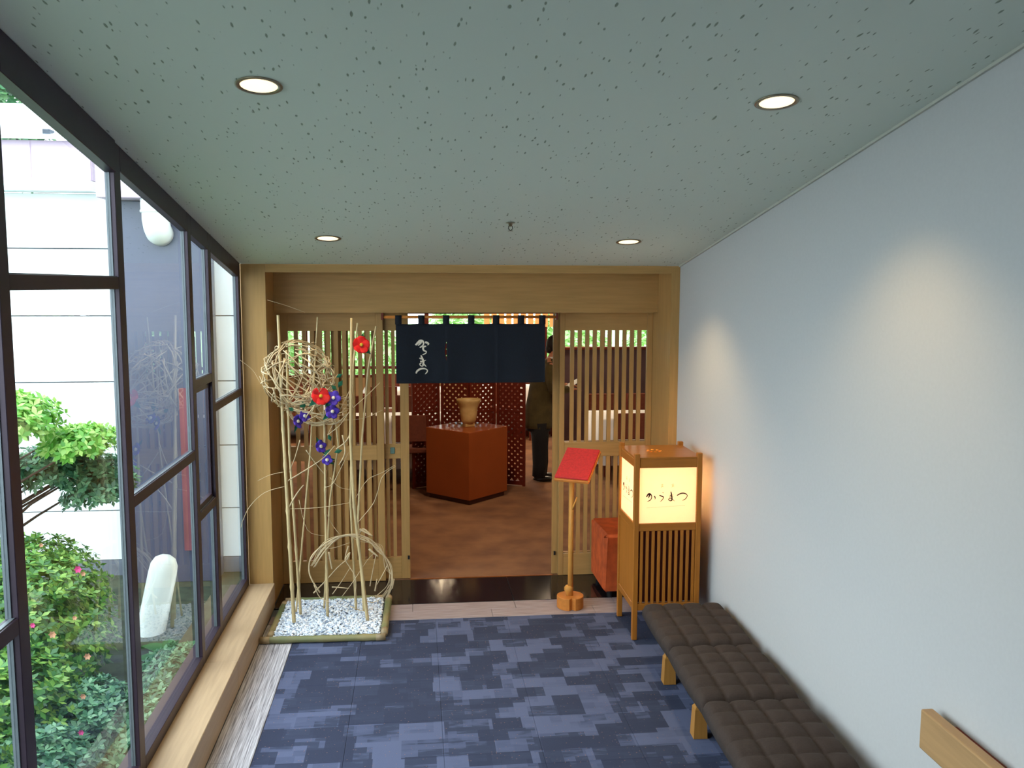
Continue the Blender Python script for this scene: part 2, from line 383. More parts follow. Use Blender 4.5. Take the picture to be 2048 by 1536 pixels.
# ---------------------------------------------------------------- walls and ceiling
BY = -2.6
MB().box(XR, XR+.12, BY, YF+.6, -.12, CZ(BY)+.3).build('wall_right', 'wall', **S)
MB().box(XL-.1, XR, BY-.12, BY, -.12, CZ(BY)+.3).build('wall_back', 'wall', **S)
def slab(x0, x1, y0, y1, d0, d1):
    vs = [(x, y, CZ(y)+d) for x in (x0, x1) for y in (y0, y1) for d in (d0, d1)]
    return MB().add(vs, [(0, 1, 3, 2), (4, 6, 7, 5), (0, 4, 5, 1), (2, 3, 7, 6), (0, 2, 6, 4), (1, 5, 7, 3)])
slab(XL-.036, XR+.12, BY, YF+.02, 0, .14).build('ceiling', 'ceil', **S)
# thin shadow-gap moulding where ceiling meets the right wall
slab(XR-.012, XR-.0005, BY, YF-.001, -.012, -.0005).build('trim_1', 'trimring', **S)

# timber portal
wf = empty('wall_far', (0, YF, 0), kind='structure')
def P(mb, name, m, **k): return mb.build(name, m, wf, **k)
def B(x0, x1, y0, y1, z0, z1): return MB().box(x0, x1, y0-YF, y1-YF, z0, z1)
P(B(-1.20, -1.034, YF, YF+.5, 0.0025, 2.447), 'left_post', 'oak_z')
P(B(1.85, 1.914, YF, YF+.5, 0.0025, 2.447), 'right_post', 'oak_z')
P(B(-1.033, 1.849, YF, YF+.06, 2.391, 2.447), 'top_rail', 'oak_x')
P(B(-1.033, 1.849, YD-.13, YD+.12, 2.10, 2.4), 'header_board', 'oak_x')
P(B(-1.033, 1.849, YF+.06, YD-.13, 2.402, 2.447), 'soffit_board', 'oak_x')
P(B(-1.033, 1.849, YD+.055, YD+.065, 2.086, 2.0995), 'door_track', 'chair')

# grille doors: stiles, rails, and every slat of its own
def grille(name, x0, x1, y, sl=.055, sr=.055, n=11, ztop=2.098, handle=None):
    d = empty(name, (x0, y, .004), kind='structure'); W = x1-x0; t = .034
    b = lambda *a: MB().box(*a)
    def q(mb, nm, m='oak_z'): return bevel(mb.build(nm, m, d), .002, 1)
    q(b(0, sl, 0, t, 0, ztop-.004), 'stile'); q(b(W-sr, W, 0, t, 0, ztop-.004), 'stile')
    q(b(sl, W-sr, .002, t-.002, 1.955, ztop-.004), 'top_rail', 'oak_x'); q(b(sl, W-sr, .002, t-.002, .96, 1.075), 'middle_rail', 'oak_x'); q(b(sl, W-sr, .002, t-.002, 0, .175), 'bottom_rail', 'oak_x')
    iw = W-sl-sr; p = iw/n
    sw = p*.52
    for (za, zb) in ((.175, .96), (1.075, 1.955)):
        me = MB().box(-sw/2, sw/2, .006, .028, za, zb).mesh('slat', 'oak_z')
        for k in range(1, n): place('slat', me, d, loc=(sl+p*k, 0, 0))
    if handle: q(b(handle, handle+.035, -.004, 0, 1.0, 1.05), 'pull_plate', 'teal')
    return d
grille('door_1', -1.033, -.249, YD, .075, .055, 11)
grille('door_2', -.78, -.058, YD+.045, .05, .067, 12, handle=.575)
grille('door_3', 1.112, 1.849, YD, .040, .045, 11)
grille('door_4', 1.068, 1.845, YD+.045, .0915, .0288, 11)
for x in (-.078, 1.082):
    MB().box(x, x+.014, YD+.036, YD+.044, .16, .19).build('door_catch', 'dkmetal', label='small black door catch at the foot of the sliding door '+('left of the doorway' if x < 0 else 'right of the doorway'), category='door catch')

# ---------------------------------------------------------------- window wall, left
zs = .175
def wbox(mb, name, m, par, b=True):
    o = mb.build(name, m, par)
    return bevel(o, .002, 1) if b else o
mull = [(1.38, 1.45), (2.765, 2.835), (3.835, 3.91), (4.985, 5.055), (5.445, 5.52), (6.33, 6.40)]
XG = -1.228
trans = {0: [1.28], 1: [2.315], 2: [1.385], 3: [1.765, 1.02], 4: [1.575]}
for i in range(len(mull)-1):
    a, b = mull[i][1], mull[i+1][0]
    wnd = empty('window_%d' % (i+1), (XL, mull[i][1], zs), kind='structure')
    ox, oy, oz = XL, mull[i][1], zs
    def bb(x0, x1, y0, y1, z0, z1): return MB().box(x0-ox, x1-ox, y0-oy, y1-oy, z0-oz, z1-oz)
    # right-hand mullion
    y0, y1 = mull[i+1]
    def sl2(x0, x1, ya, yb, zb, d):   # upright with sloped top
        vs = [(x-ox, yv-oy, zz-oz) for x in (x0, x1) for yv in (ya, yb) for zz in (zb, CZ(yv)-d)]
        return MB().add(vs, [(0, 1, 3, 2), (4, 6, 7, 5), (0, 4, 5, 1), (2, 3, 7, 6), (0, 2, 6, 4), (1, 5, 7, 3)])
    wbox(sl2(XG-.011, XL, y0, y1, zs, .002), 'mullion', 'frame', wnd)
    if i == 0: wbox(sl2(XG-.011, XL, mull[0][0], mull[0][1], zs, .002), 'mullion', 'frame', wnd)
    th = .13 if y0 < 4 else .105
    # head beam following the sloping ceiling
    vs = [(x-ox, yv-oy, CZ(yv)-d-oz) for x in (XG-.011, XL+(.008 if y0 < 4 else 0)) for yv in (a, b) for d in (th, .002)]
    wbox(MB().add(vs, [(0, 1, 3, 2), (4, 6, 7, 5), (0, 4, 5, 1), (2, 3, 7, 6), (0, 2, 6, 4), (1, 5, 7, 3)]), 'head_rail', 'frame', wnd)
    wbox(bb(XG-.011, XL, a, b, zs, zs+.06), 'bottom_rail', 'frame', wnd)
    for z in trans[i]:
        wbox(bb(XG-.011, XL-.001, a, b, z-.032, z+.018), 'transom', 'frame', wnd)
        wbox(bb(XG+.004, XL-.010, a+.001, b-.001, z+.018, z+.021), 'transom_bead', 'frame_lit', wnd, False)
    # glazing bead on the far side of every pane
    levels = [zs+.06]+[v for z in sorted(trans[i]) for v in (z-.032, z+.018)]+[None]
    for k in range(0, len(levels), 2):
        z0 = levels[k]; z1 = levels[k+1]
        op = (i == 3 and k == 2)
        e = .03 if op else .005
        def quad(x0, x1, ya, yb):
            vs = [(x-ox, yv-oy, zz-oz) for x in (x0, x1) for yv in (ya, yb) for zz in (z0, (z1 if z1 else CZ(yv)-th))]
            return MB().add(vs, [(0, 1, 3, 2), (4, 6, 7, 5), (0, 4, 5, 1), (2, 3, 7, 6), (0, 2, 6, 4), (1, 5, 7, 3)])
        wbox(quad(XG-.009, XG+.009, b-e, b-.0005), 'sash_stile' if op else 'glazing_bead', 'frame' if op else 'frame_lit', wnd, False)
        wbox(quad(XG-.009, XG+.009, a+.0005, a+e), 'sash_stile' if op else 'glazing_bead', 'frame', wnd, False)
        if op:
            wbox(bb(XG-.012, XG+.012, a+e, b-e, z0, z0+.03), 'sash_rail', 'frame', wnd, False); wbox(bb(XG-.012, XG+.012, a+e, b-e, z1-.03, z1), 'sash_rail', 'frame', wnd, False)
        quad(XG-.002, XG+.002, a+e, b-e).build('glass_pane', 'glass', wnd)
# timber sill in lengths
sill = empty('trim_2', (0, 0, 0), kind='structure')
for (a, b) in ((1.38, 3.05), (3.05, 5.05), (5.05, 6.408)):
    bevel(MB().box(XL-.036, -1.024, a+.001, b-.001, -.0, zs-.001).build('sill_board', 'oak_y', sill), .003, 1)
MB().box(XL-.13, XL-.0365, BY, YF, -.6, zs-.004).build('trim_3', 'frame', **S)
MB().box(XL-.036, XL, BY, 1.379, -.1, 4.0).build('wall_left', 'wall', **S)  # unseen solid stretch, added to cut daylight near the camera

# ---------------------------------------------------------------- downlights and sprinkler
for (x, y, nm) in ((-.525, 3.233, 'over the window side, nearer the viewer'), (1.323, 3.264, 'over the wall side, nearer the viewer'), (-.525, 5.597, 'over the bamboo arrangement'), (1.341, 5.627, 'over the paper lantern')):
    z = CZ(y); sl = -math.atan(.1664)
    d = empty('downlight', (x, y, z), label='round recessed ceiling downlight '+nm, category='downlight', group='recessed downlights in the sloping ceiling')
    d.rotation_euler = (sl, 0, 0)
    MB().lathe([(.064, -.001), (.078, -.001), (.080, -.004), (.076, -.006), (.064, -.005), (.063, -.001)], (0, 0, 0), 32).build('trim_ring', 'rosette', d, True)
    MB().lathe([(.0, -.0035), (.03, -.0045), (.063, -.0025), (.063, -.001), (0, -.001)], (0, 0, 0), 32).build('lens', 'lamp', d, True)
    # fixture can above the ceiling
    MB().lathe([(.06, .001), (.06, .12), (0, .125)], (0, 0, 0), 20).build('housing', 'dkmetal', d)
    warm = x > 0
    light('downlight_beam', 'SPOT', (x, y+.0, z-.02), 54 if warm else 34, (1, .72, .36), (0, 0, 0), spot_size=math.radians(112), spot_blend=.7, shadow_soft_size=.05)
sp = empty('sprinkler_head', (.542, 5.157, CZ(5.157)), label='small metal sprinkler head hanging from the middle of the ceiling', category='sprinkler')
MB().lathe([(.0, 0), (.026, -.001), (.028, -.004), (.012, -.006), (.009, -.022), (0, -.023)], (0, 0, 0), 20).build('escutcheon', 'rosette', sp, True)
MB().tube([(-.010, 0, -.02), (-.012, 0, -.036), (0, 0, -.046)], .0022, 6).tube([(.010, 0, -.02), (.012, 0, -.036), (0, 0, -.046)], .0022, 6).build('yoke', 'dkmetal', sp, True)
MB().lathe([(0, -.046), (.015, -.047), (.016, -.049), (0, -.05)], (0, 0, 0), 16).build('deflector', 'rosette', sp)

# ---------------------------------------------------------------- noren
rod = empty('curtain_rod', (0, 6.745, 2.068), label='thin wooden rod across the doorway carrying the dark curtain', category='rod')
MB().tube([(-.245, 0, 0), (1.065, 0, 0)], .011, 12).build('pole', 'pinex', rod, True)
for x in (-.25, 1.058): MB().box(x-.004, x+.012, -.018, .018, -.02, .03).build('bracket', 'chair', rod)
nr = empty('noren_curtain', (0, 6.745, 0), label='dark navy split curtain with white brush lettering hanging in the doorway', category='curtain')
edges = [-.150, .2265, .602, .977]
def nren(x, z, k):  # folds
    return .010*math.sin(x*21+k*1.3)*(2.03-z)/.45
for k in range(3):
    a, b = edges[k]+.002, edges[k+1]-.002; nx, nz = 30, 14; vs = []
    for side in (0, .0016):
        for i in range(nx+1):
            for j in range(nz+1):
                x = a+(b-a)*i/nx; z = 2.022-(2.022-1.572)*j/nz
                if j == 0: z -= .006*abs(math.sin(PI*((x-edges[0])/.1878)))
                if k == 0 and i == nx: x += .005-.013*max(0, math.sin(PI*(j/nz-.28)/.36)) if .28 < j/nz < .64 else .005
                if k == 1 and i == nx: x += .006
                vs.append((x, -.002-.0025*k+nren(x, z, 0)+side, z))
    L = (nx+1)*(nz+1); g = lambda i, j, s: s*L+i*(nz+1)+j
    fs = [(g(i, j, 0), g(i+1, j, 0), g(i+1, j+1, 0), g(i, j+1, 0)) for i in range(nx) for j in range(nz)]+[(g(i, j, 1), g(i, j+1, 1), g(i+1, j+1, 1), g(i+1, j, 1)) for i in range(nx) for j in range(nz)]
    fs += [(g(i, jj, 0), g(i, jj, 1), g(i+1, jj, 1), g(i+1, jj, 0)) for i in range(nx) for jj in (0, nz)]+[(g(ii, j, 0), g(ii, j+1, 0), g(ii, j+1, 1), g(ii, j, 1)) for j in range(nz) for ii in (0, nx)]
    MB().add(vs, fs).build('curtain_panel', 'navy', nr, True)
tabx = [-.128, .042, .2265, .414, .602, .790, .952]
for x in tabx:
    h = .024 if x > -.1 else .024
    vs = [(x-h, 0, 0)]
    pts = []
    for t in range(13):
        an = PI*t/12; pts.append((.014*-math.cos(an), .0+.014*math.sin(an)))
    prof = [(-.014, -.054)]+pts+[(.014, -.054)]
    v = []; 
    for (yy_, zz_) in prof:
        v += [(x-h, yy_, 2.068+zz_), (x+h, yy_, 2.068+zz_), (x-h, yy_*.88, 2.068+zz_*(1 if zz_ < 0 else .88)), (x+h, yy_*.88, 2.068+zz_*(1 if zz_ < 0 else .88))]
    f = []
    for i in range(len(prof)-1):
        a = i*4; b = a+4; f += [(a, a+1, b+1, b), (a+2, b+2, b+3, a+3), (a, b, b+2, a+2), (a+1, a+3, b+3, b+1)]
    MB().add(v, f).build('hanging_tab', 'navy', nr, True)
def nmap(px, py, lift):
    X = 820+px/15.37; Y = 660+py/15.36
    x = -.150+(X-792)/298*1.127; z = 1.572+(766-Y)/121*.45
    return (x, -.004+nren(x, z, 0)-lift, z)
W_ = MB()
for pts, wd in (([(170, 440), (240, 370), (310, 310), (380, 320), (415, 380), (390, 450), (330, 500), (290, 515)], 58), ([(345, 300), (320, 380), (270, 430), (240, 460)], 46), ([(460, 350), (520, 370), (570, 400), (525, 445)], 50),
                ([(490, 480), (420, 490), (395, 540), (420, 610), (490, 640), (480, 690), (430, 720), (370, 745)], 44),
                ([(330, 760), (370, 850), (400, 950), (400, 1040), (370, 1095), (310, 1070), (295, 1020), (350, 1000)], 44), ([(285, 840), (340, 870), (420, 880)], 36), ([(305, 950), (390, 950), (480, 905)], 40), ([(370, 1020), (440, 1060), (490, 1115)], 46),
                ([(180, 1320), (200, 1260), (270, 1200), (360, 1170), (460, 1180), (520, 1225), (510, 1280), (450, 1345)], 46)):
    W_.ribbon(pts, wd*1.3, nmap, .0015)
W_.build('lettering', 'ink_white', nr, label='white brush-written hiragana reading downwards')

# ---------------------------------------------------------------- bamboo arrangement
f_, pi_, ya_, ro_ = 1797.28, .1086, .1068, .0026
_cy, _sy, _cp, _sp = math.cos(ya_), math.sin(ya_), math.cos(pi_), math.sin(pi_)
_F = Vector((_sy*_cp, _cy*_cp, -_sp)); _R0 = Vector((_cy, -_sy, 0)); _U0 = _R0.cross(_F)
_R = math.cos(ro_)*_R0+math.sin(ro_)*_U0; _U = -math.sin(ro_)*_R0+math.cos(ro_)*_U0
def at(px, py, y):      # the point on the upright plane y behind a spot measured in the photograph
    d = _F+_R*((px-1024)/f_)+_U*((768-py)/f_); t = y/d.y
    return Vector((t*d.x, y, 2.3+t*d.z))
gx0, gx1, gy0, gy1 = -.985, -.225, 5.725, 6.45
tray = empty('gravel_bed', ((gx0+gx1)/2, gy0, 0), label='rectangular bed of white pebbles edged with green bamboo on the floor', category='gravel bed')
ox, oy = (gx0+gx1)/2, gy0
def halfbam(a, b, r, name):
    a = Vector(a)-Vector((ox, oy, 0)); b = Vector(b)-Vector((ox, oy, 0)); pts = []; rr = []
    n = 24
    for i in range(n+1):
        t = i/n; pts.append(a.lerp(b, t)); rr.append(r*(1.13 if i % 8 == 4 else 1))
    o = MB().tube(pts, rr, 12).build(name, 'gbamboo', tray, True)
    d = (b-a).normalized()
    for p, q in ((a-d*.001, a+d*.06), (b+d*.001, b-d*.06)): MB().tube([p, q], r*1.04, 12).build('sawn_end', 'gbend', tray, True)
halfbam((gx0-.03, gy0, .022), (gx1+.01, gy0-.02, .022), .022, 'bamboo_edging')
halfbam((gx0+.022, gy0+.05, .022), (gx0+.03, gy1-.05, .022), .022, 'bamboo_edging')
halfbam((gx1, gy0+.035, .024), (gx1+.012, gy1, .024), .024, 'bamboo_edging')
halfbam((gx0+.03, gy1, .022), (gx1-.03, gy1, .022), .022, 'bamboo_edging')
MB().box(gx0+.04-ox, gx1-.02-ox, .02, gy1-gy0-.02, .003, .02).build('bed_sheet', 'base', tray)
g = MB()
for k in range(5200):
    x = R.uniform(gx0+.05, gx1-.03); y = R.uniform(gy0+.03, gy1-.03); r = R.uniform(.008, .016)
    z = .024+R.random()*.016
    q = Matrix.Rotation(R.uniform(0, 6.28), 3, 'Z')@Matrix.Rotation(R.uniform(-.6, .6), 3, 'X')
    vs = [Vector((x-ox, y-oy, z))+q@Vector(v)*r*R.uniform(.8, 1.1) for v in ((1, 0, 0), (0, .75, 0), (-1, 0, 0), (0, -.75, 0), (.2, .1, .6), (-.1, 0, -.6))]
    g.add(vs, [(0, 1, 4), (1, 2, 4), (2, 3, 4), (3, 0, 4), (1, 0, 5), (2, 1, 5), (3, 2, 5), (0, 3, 5)])
def m_peb():
    m, nt, b = newmat('white_and_grey_pebbles')
    gg = N(nt, 'NewGeometry'); rp = N(nt, 'ValToRGB'); e = rp.color_ramp.elements
    e[0].color = lin(120, 138, 164); e[1].color = lin(255, 255, 255); k = e.new(.3); k.color = lin(214, 226, 242); k = e.new(.7); k.color = lin(240, 244, 252)
    nt.links.new(gg.outputs['Random Per Island'], rp.inputs[0]); nt.links.new(rp.outputs[0], b.inputs['Base Color']); b.inputs['Roughness'].default_value = .5
    return m
M['peb'] = m_peb()
g.build('pebbles', 'peb', tray, kind='stuff')

arr = empty('bamboo_arrangement', (0, 0, 0), label='tall arrangement of dry bamboo poles and twigs rising from the pebble bed', category='arrangement')
def pole(pts, y0, y1, r, name='bamboo_pole'):
    P3 = [at(px, py, y1+(y0-y1)*((py-pts[0][1])/(pts[-1][1]-pts[0][1]))) for px, py in pts]
    P3[-1].z = min(P3[-1].z, .05)
    # resample with nodes
    L = 0; cum = [0]
    for a, b in zip(P3, P3[1:]): L += (b-a).length; cum.append(L)
    n = max(8, int(L/.03)); out = []; rr = []
    nodes = [L*k/8+R.uniform(-.03, .03) for k in range(1, 8)]
    for i in range(n+1):
        s = L*i/n
        for k in range(len(P3)-1):
            if cum[k+1] >= s-1e-9: break
        t = (s-cum[k])/(cum[k+1]-cum[k]); out.append(P3[k].lerp(P3[k+1], t)); rr.append(r*(.75+.35*s/L))
    for nd in nodes:
        j = min(range(n+1), key=lambda q: abs(L*q/n-nd)); rr[j] *= 1.28
    MB().tube(out, rr, 10).build(name, 'bamboo', arr, True)
pole([(556, 630), (566, 850), (588, 1240)], 5.95, 6.05, .0115)
pole([(573, 700), (579, 900), (601, 1218)], 6.1, 6.12, .009)
pole([(635, 634), (628, 760), (621, 900), (592, 1212)], 6.15, 6.25, .006)
pole([(703, 636), (701, 880), (708, 1010), (735, 1240)], 5.95, 6.0, .0105)
pole([(715, 646), (706, 735), (701, 1005), (712, 1205)], 6.15, 6.2, .008)
pole([(752, 652), (736, 740), (724, 880), (716, 1044), (728, 1212)], 6.12, 6.2, .008)
pole([(648, 820), (650, 900), (651, 1020), (655, 1216)], 6.05, 6.1, .009)
pole([(668, 815), (677, 890), (660, 1000), (648, 1200)], 6.2, 6.1, .007)
def twig(pts, y, r=.003, name='twig', par=None, y2=None, m='twig'):
    n = len(pts)
    P3 = [at(px, py, y+((y2-y)*i/(n-1) if y2 else 0)) for i, (px, py) in enumerate(pts)]
    D = []
    for i in range(n-1):
        for k in range(4):
            t = k/4; p0, p1, p2, p3 = P3[max(i-1, 0)], P3[i], P3[i+1], P3[min(i+2, n-1)]
            D.append(.5*((2*p1)+(p2-p0)*t+(2*p0-5*p1+4*p2-p3)*t*t+(3*p1-p0-3*p2+p3)*t**3))
    D.append(P3[-1]); k = len(D)
    return MB().tube(D, [r*(1-.5*i/k) for i in range(k)], 6).build(name, m, par or arr, True)
for pts, y, r in (([(575, 962), (600, 947), (624, 932), (648, 915), (670, 891)], 6.0, .005), ([(569, 973), (530, 985), (501, 1011), (486, 1040), (482, 1055)], 6.0, .0022), ([(567, 944), (540, 950), (515, 962)], 6.0, .002),
                  ([(575, 1020), (592, 990), (607, 970)], 5.99, .006), ([(574, 1018), (640, 1015), (702, 1005)], 6.0, .0025), ([(650, 975), (665, 968), (680, 940), (697, 905)], 6.05, .003),
                  ([(714, 1047), (744, 1011), (755, 985), (763, 957), (775, 943), (791, 933)], 6.0, .003), ([(712, 995), (735, 960), (765, 945), (790, 930)], 6.0, .0025), ([(612, 900), (630, 925), (650, 950)], 6.1, .004),
                  ([(652, 1025), (665, 1050), (682, 1072)], 6.1, .0025), ([(660, 955), (680, 975), (715, 980)], 6.05, .002), ([(700, 870), (690, 885), (672, 898)], 6.0, .006), ([(655, 870), (680, 850), (702, 820), (735, 790), (760, 765)], 6.0, .003),
                  ([(705, 770), (690, 800), (675, 830), (655, 870)], 6.02, .003), ([(598, 1000), (615, 1060), (650, 1072)], 6.1, .002), ([(520, 765), (505, 740), (480, 720)], 6.05, .0016), ([(535, 600), (575, 612), (610, 625)], 6.1, .0012),
                  ([(716, 1070), (726, 1058), (738, 1066), (745, 1073)], 5.98, .007), ([(655, 840), (720, 838), (765, 820)], 6.1, .002), ([(600, 880), (590, 915), (578, 945)], 6.02, .004), ([(685, 870), (690, 905), (678, 930)], 6.0, .006)):
    twig(pts, y, r)

# the wicker balls: each many bent twigs woven on a globe
def wicker(name, label, c, rx, ry, rz, n, rad, seed, tmax=2.4, squash=None):
    rr = random.Random(seed); b = MB()
    for k in range(n):
        ax = Vector((rr.gauss(0, 1), rr.gauss(0, 1), rr.gauss(0, 1))).normalized(); u = ax.orthogonal().normalized(); v = ax.cross(u)
        a0 = rr.uniform(0, 6.28); da = rr.uniform(.5, tmax); off = rr.uniform(-.45, .45); k2 = math.sqrt(1-off*off); pts = []
        wob = rr.uniform(.0, .12)
        for i in range(11):
            a = a0+da*i/10; p = (u*math.cos(a)+v*math.sin(a))*k2+ax*off
            p *= 1+wob*math.sin(i*1.1)*.6+(.10 if i in (0, 10) else 0)*rr.random()
            pts.append((p.x*rx, p.y*ry, p.z*rz))
        b.tube(pts, rad*rr.uniform(.5, 1.3), 5)
    o = b.build(name, 'twig', None, True, label=label, category='wicker ball'); o.location = c
    return o
c1 = at(597, 752, 6.1)
wb = wicker('wicker_ball', 'large round ball of woven pale twigs high among the bamboo poles', c1, .235, .20, .235, 78, .0042, 3)
c2 = at(640, 815, 6.12)
wb2 = wicker('wicker_nest', 'ragged nest of woven twigs just behind the red and violet flowers', c2, .22, .14, .12, 46, .0038, 5)
wb2['category'] = 'twig nest'
# low open basket of loops
lb = empty('open_wicker_loop', (at(702, 1150, 6.05)), label='low open hoop of bent twigs resting on the pebbles at the foot of the poles', category='wicker ball')
LBO = at(702, 1150, 6.05)
def ltw(pts, y, r, y2=None):
    o = twig(pts, y, r, 'bent_twig', lb, y2); o.location = -LBO
ltw([(640, 1185), (624, 1160), (618, 1140), (622, 1115), (640, 1095), (665, 1078), (690, 1070), (715, 1070), (740, 1078), (762, 1100), (780, 1130), (785, 1160), (778, 1185)], 5.98, .0055)
ltw([(628, 1170), (640, 1195), (660, 1205)], 5.98, .004)
for k in range(14):
    o1 = R.uniform(-7, 7); o2 = R.uniform(-7, 7)
    ltw([(625+o1, 1128+o2), (650+o2, 1092+o1), (685+o1, 1073-abs(o2)*.4), (725+o2, 1076+o1), (757+o1, 1098+o2), (776+o2, 1128+o1), (783+o1*.5, 1165+o2), (768+o2, 1195)], 5.95+R.uniform(0, .2), .0022)
for pts, r in (([(627, 1186), (650, 1163), (675, 1135), (695, 1118)], .005), ([(665, 1188), (685, 1160), (702, 1132)], .003), ([(684, 1193), (705, 1165), (735, 1120), (747, 1108)], .0025), ([(694, 1120), (700, 1105), (691, 1118), (697, 1130), (710, 1150)], .006),
               ([(658, 1104), (661, 1122), (664, 1138)], .008), ([(664, 1174), (680, 1175), (698, 1177)], .005), ([(740, 1172), (745, 1145), (752, 1110)], .004), ([(750, 1182), (754, 1158)], .006), ([(788, 1158), (785, 1177)], .006),
               ([(697, 1092), (692, 1108), (690, 1120)], .006), ([(719, 1058), (745, 1072)], .008), ([(738, 1098), (756, 1113)], .008), ([(755, 1190), (775, 1170), (780, 1140)], .003), ([(710, 1195), (712, 1170), (710, 1150)], .005),
               ([(640, 1100), (670, 1095), (700, 1085)], .003), ([(775, 1130), (765, 1150), (750, 1175)], .004), ([(730, 1200), (745, 1205), (765, 1195), (775, 1180)], .003), ([(700, 1212), (725, 1222), (745, 1218)], .003)):
    ltw(pts, 5.96+R.uniform(0, .12), r)

# cloth flowers: red and violet
def flower(kind, px, py, y, size, rot, label):
    c = at(px, py, y); o = empty(kind+'_flower', c, label=label, category='flower', group=kind+' cloth flowers on the bamboo arrangement'); o.rotation_euler = rot
    npet = 5 if kind == 'violet' else 6
    if kind == 'red': npet = 5
    for k in range(npet):
        a = 2*PI*k/npet; vs = []; fs = []; nu, nv = 5, 4
        for i in range(nu+1):
            for j in range(nv+1):
                t = i/nu; s = (j/nv-.5)*2; wdt = (math.sin(PI*min(1, t*.78+.16)))**.55*(1.25 if kind == 'red' else .95)
                r_ = size*t; xx = r_; yy2 = s*wdt*size*.55; zz = size*(.25*t*t-.12*s*s+.04*math.sin(5*s+k))
                vs.append((xx*math.cos(a)-yy2*math.sin(a), xx*math.sin(a)+yy2*math.cos(a), zz))
        L = len(vs); fs = [(i*(nv+1)+j, (i+1)*(nv+1)+j, (i+1)*(nv+1)+j+1, i*(nv+1)+j+1) for i in range(nu) for j in range(nv)]
        p = MB().add(vs, fs).build('petal', 'redfl' if kind == 'red' else 'purfl', o, True)
        sd = p.modifiers.new('thick', 'SOLIDIFY'); sd.thickness = .0012
    MB().lathe([(0, .03*size*8), (.012, .028*size*8), (.010, .0), (0, 0)], (0, 0, 0), 10).build('stamens', 'yel' if kind == 'red' else 'ink_white', o, True)
    lv = MB()
    for a in (R.uniform(0, 3), R.uniform(3, 6)):
        l = size*1.25; d = Vector((math.cos(a), math.sin(a), 0)); e = Vector((-math.sin(a), math.cos(a), 0)); b0 = d*size*.35+Vector((0, 0, -.012))
        lv.add([b0, b0+d*l*.4+e*l*.26, b0+d*l+Vector((0, 0, -.015)), b0+d*l*.4-e*l*.26, b0+d*l*.45+Vector((0, 0, -.012))], [(0, 1, 4), (1, 2, 4), (2, 3, 4), (3, 0, 4)])
    lv.build('leaves', 'silkleaf', o, True)
flower('red', 641, 793, 5.95, .062, (1.05, .35, .2), 'lower red cloth flower with yellow heart, flat in front of the twig nest')
flower('red', 722, 690, 6.03, .058, (1.3, -.2, .4), 'upper red cloth flower tied near the tops of the thin bamboo')
flower('violet', 667, 796, 5.98, .050, (1.3, .1, 0), 'violet cloth flower touching the lower red flower')
flower('violet', 664, 823, 5.97, .050, (1.4, -.1, .5), 'violet cloth flower just under the one beside the red bloom')
flower('violet', 595, 843, 5.98, .046, (1.3, .1, 1.0), 'dark violet cloth flower lowest beneath the round wicker ball')
flower('violet', 609, 832, 6.0, .040, (1.2, .5, .3), 'small violet cloth flower folded sideways under the wicker ball')
flower('violet', 641, 893, 6.0, .044, (1.3, -.2, .8), 'violet cloth flower at the height of the door middle rail')
flower('violet', 654, 920, 6.02, .036, (1.2, .2, .1), 'lowest violet cloth flower on the bamboo arrangement')
for (px, py, s, a) in ((598, 815, .06, .6), (607, 820, .06, 1.6), (590, 822, .05, 2.6), (676, 775, .06, 1.0), (668, 905, .06, .3), (662, 882, .05, 1.9), (672, 755, .05, .5), (674, 780, .05, 2.4), (660, 898, .06, 4.0)):
    c = at(px, py, 6.03); d = Vector((math.cos(a), -.2, math.sin(a))); e = Vector((-math.sin(a), -.3, math.cos(a)))
    MB().add([c, c+d*s*.5+e*s*.28, c+d*s, c+d*s*.5-e*s*.28, c+d*s*.5+Vector((0, -.01, 0))], [(0, 1, 4), (1, 2, 4), (2, 3, 4), (3, 0, 4)]).build('cloth_leaf', 'silkleaf', arr, True)

# ---------------------------------------------------------------- menu stand
ms = empty('menu_stand', (1.09, 6.19, 0), label='slim pale wood pole stand on a round sawn log foot by the doorway', category='stand')
b = MB(); n = 28; pts = [(.096*math.cos(a)*(1+.02*math.sin(3*a)), .096*math.sin(a)) for a in [2*PI*k/n-PI/2 for k in range(n)]]
pts[0] = (pts[0][0], -.068); 
bevel(MB().prism(pts, .001, .088).build('log_foot', 'pinex', ms), .004, 2)
MB().tube([(0, 0, .088), (.0, 0, .5), (.003, 0, .93)], [.020, .0185, .018], 14).build('pole', 'pine', ms, True)
MB().lathe([(.0, .16), (.022, .16), (.033, .145), (.032, .125), (.022, .11), (.020, .088), (0, .088)], (-.012, 0, 0), 14).build('burl', 'pine', ms, True)
MB().tube([(.006, -.01, .72), (.022, -.025, .77), (.034, -.035, .815)], [.008, .007, .005], 8).build('branch_stub', 'pine', ms, True)
# tilted board
cen = Vector((1.13, 6.19, 1.04)); mrot = Matrix.Rotation(math.radians(-29), 3, 'Z')@Matrix.Rotation(math.radians(31), 3, 'X')
def tb(x0, x1, y0, y1, z0, z1, c=.003):
    m = MB().cbox(x0, x1, y0, y1, z0, z1, c); m.v = [tuple(mrot@Vector(v)) for v in m.v]; return m
o = tb(-.125, .13, -.165, .165, -.022, 0).build('board', 'pinex', ms); o.location = cen-Vector((1.09, 6.19, 0))
mn = tb(-.120, .125, -.155, .163, .001, .016).build('menu_folder', 'red', None, label='red cloth menu folder lying on the tilted board of the wooden stand', category='menu'); mn.location = cen

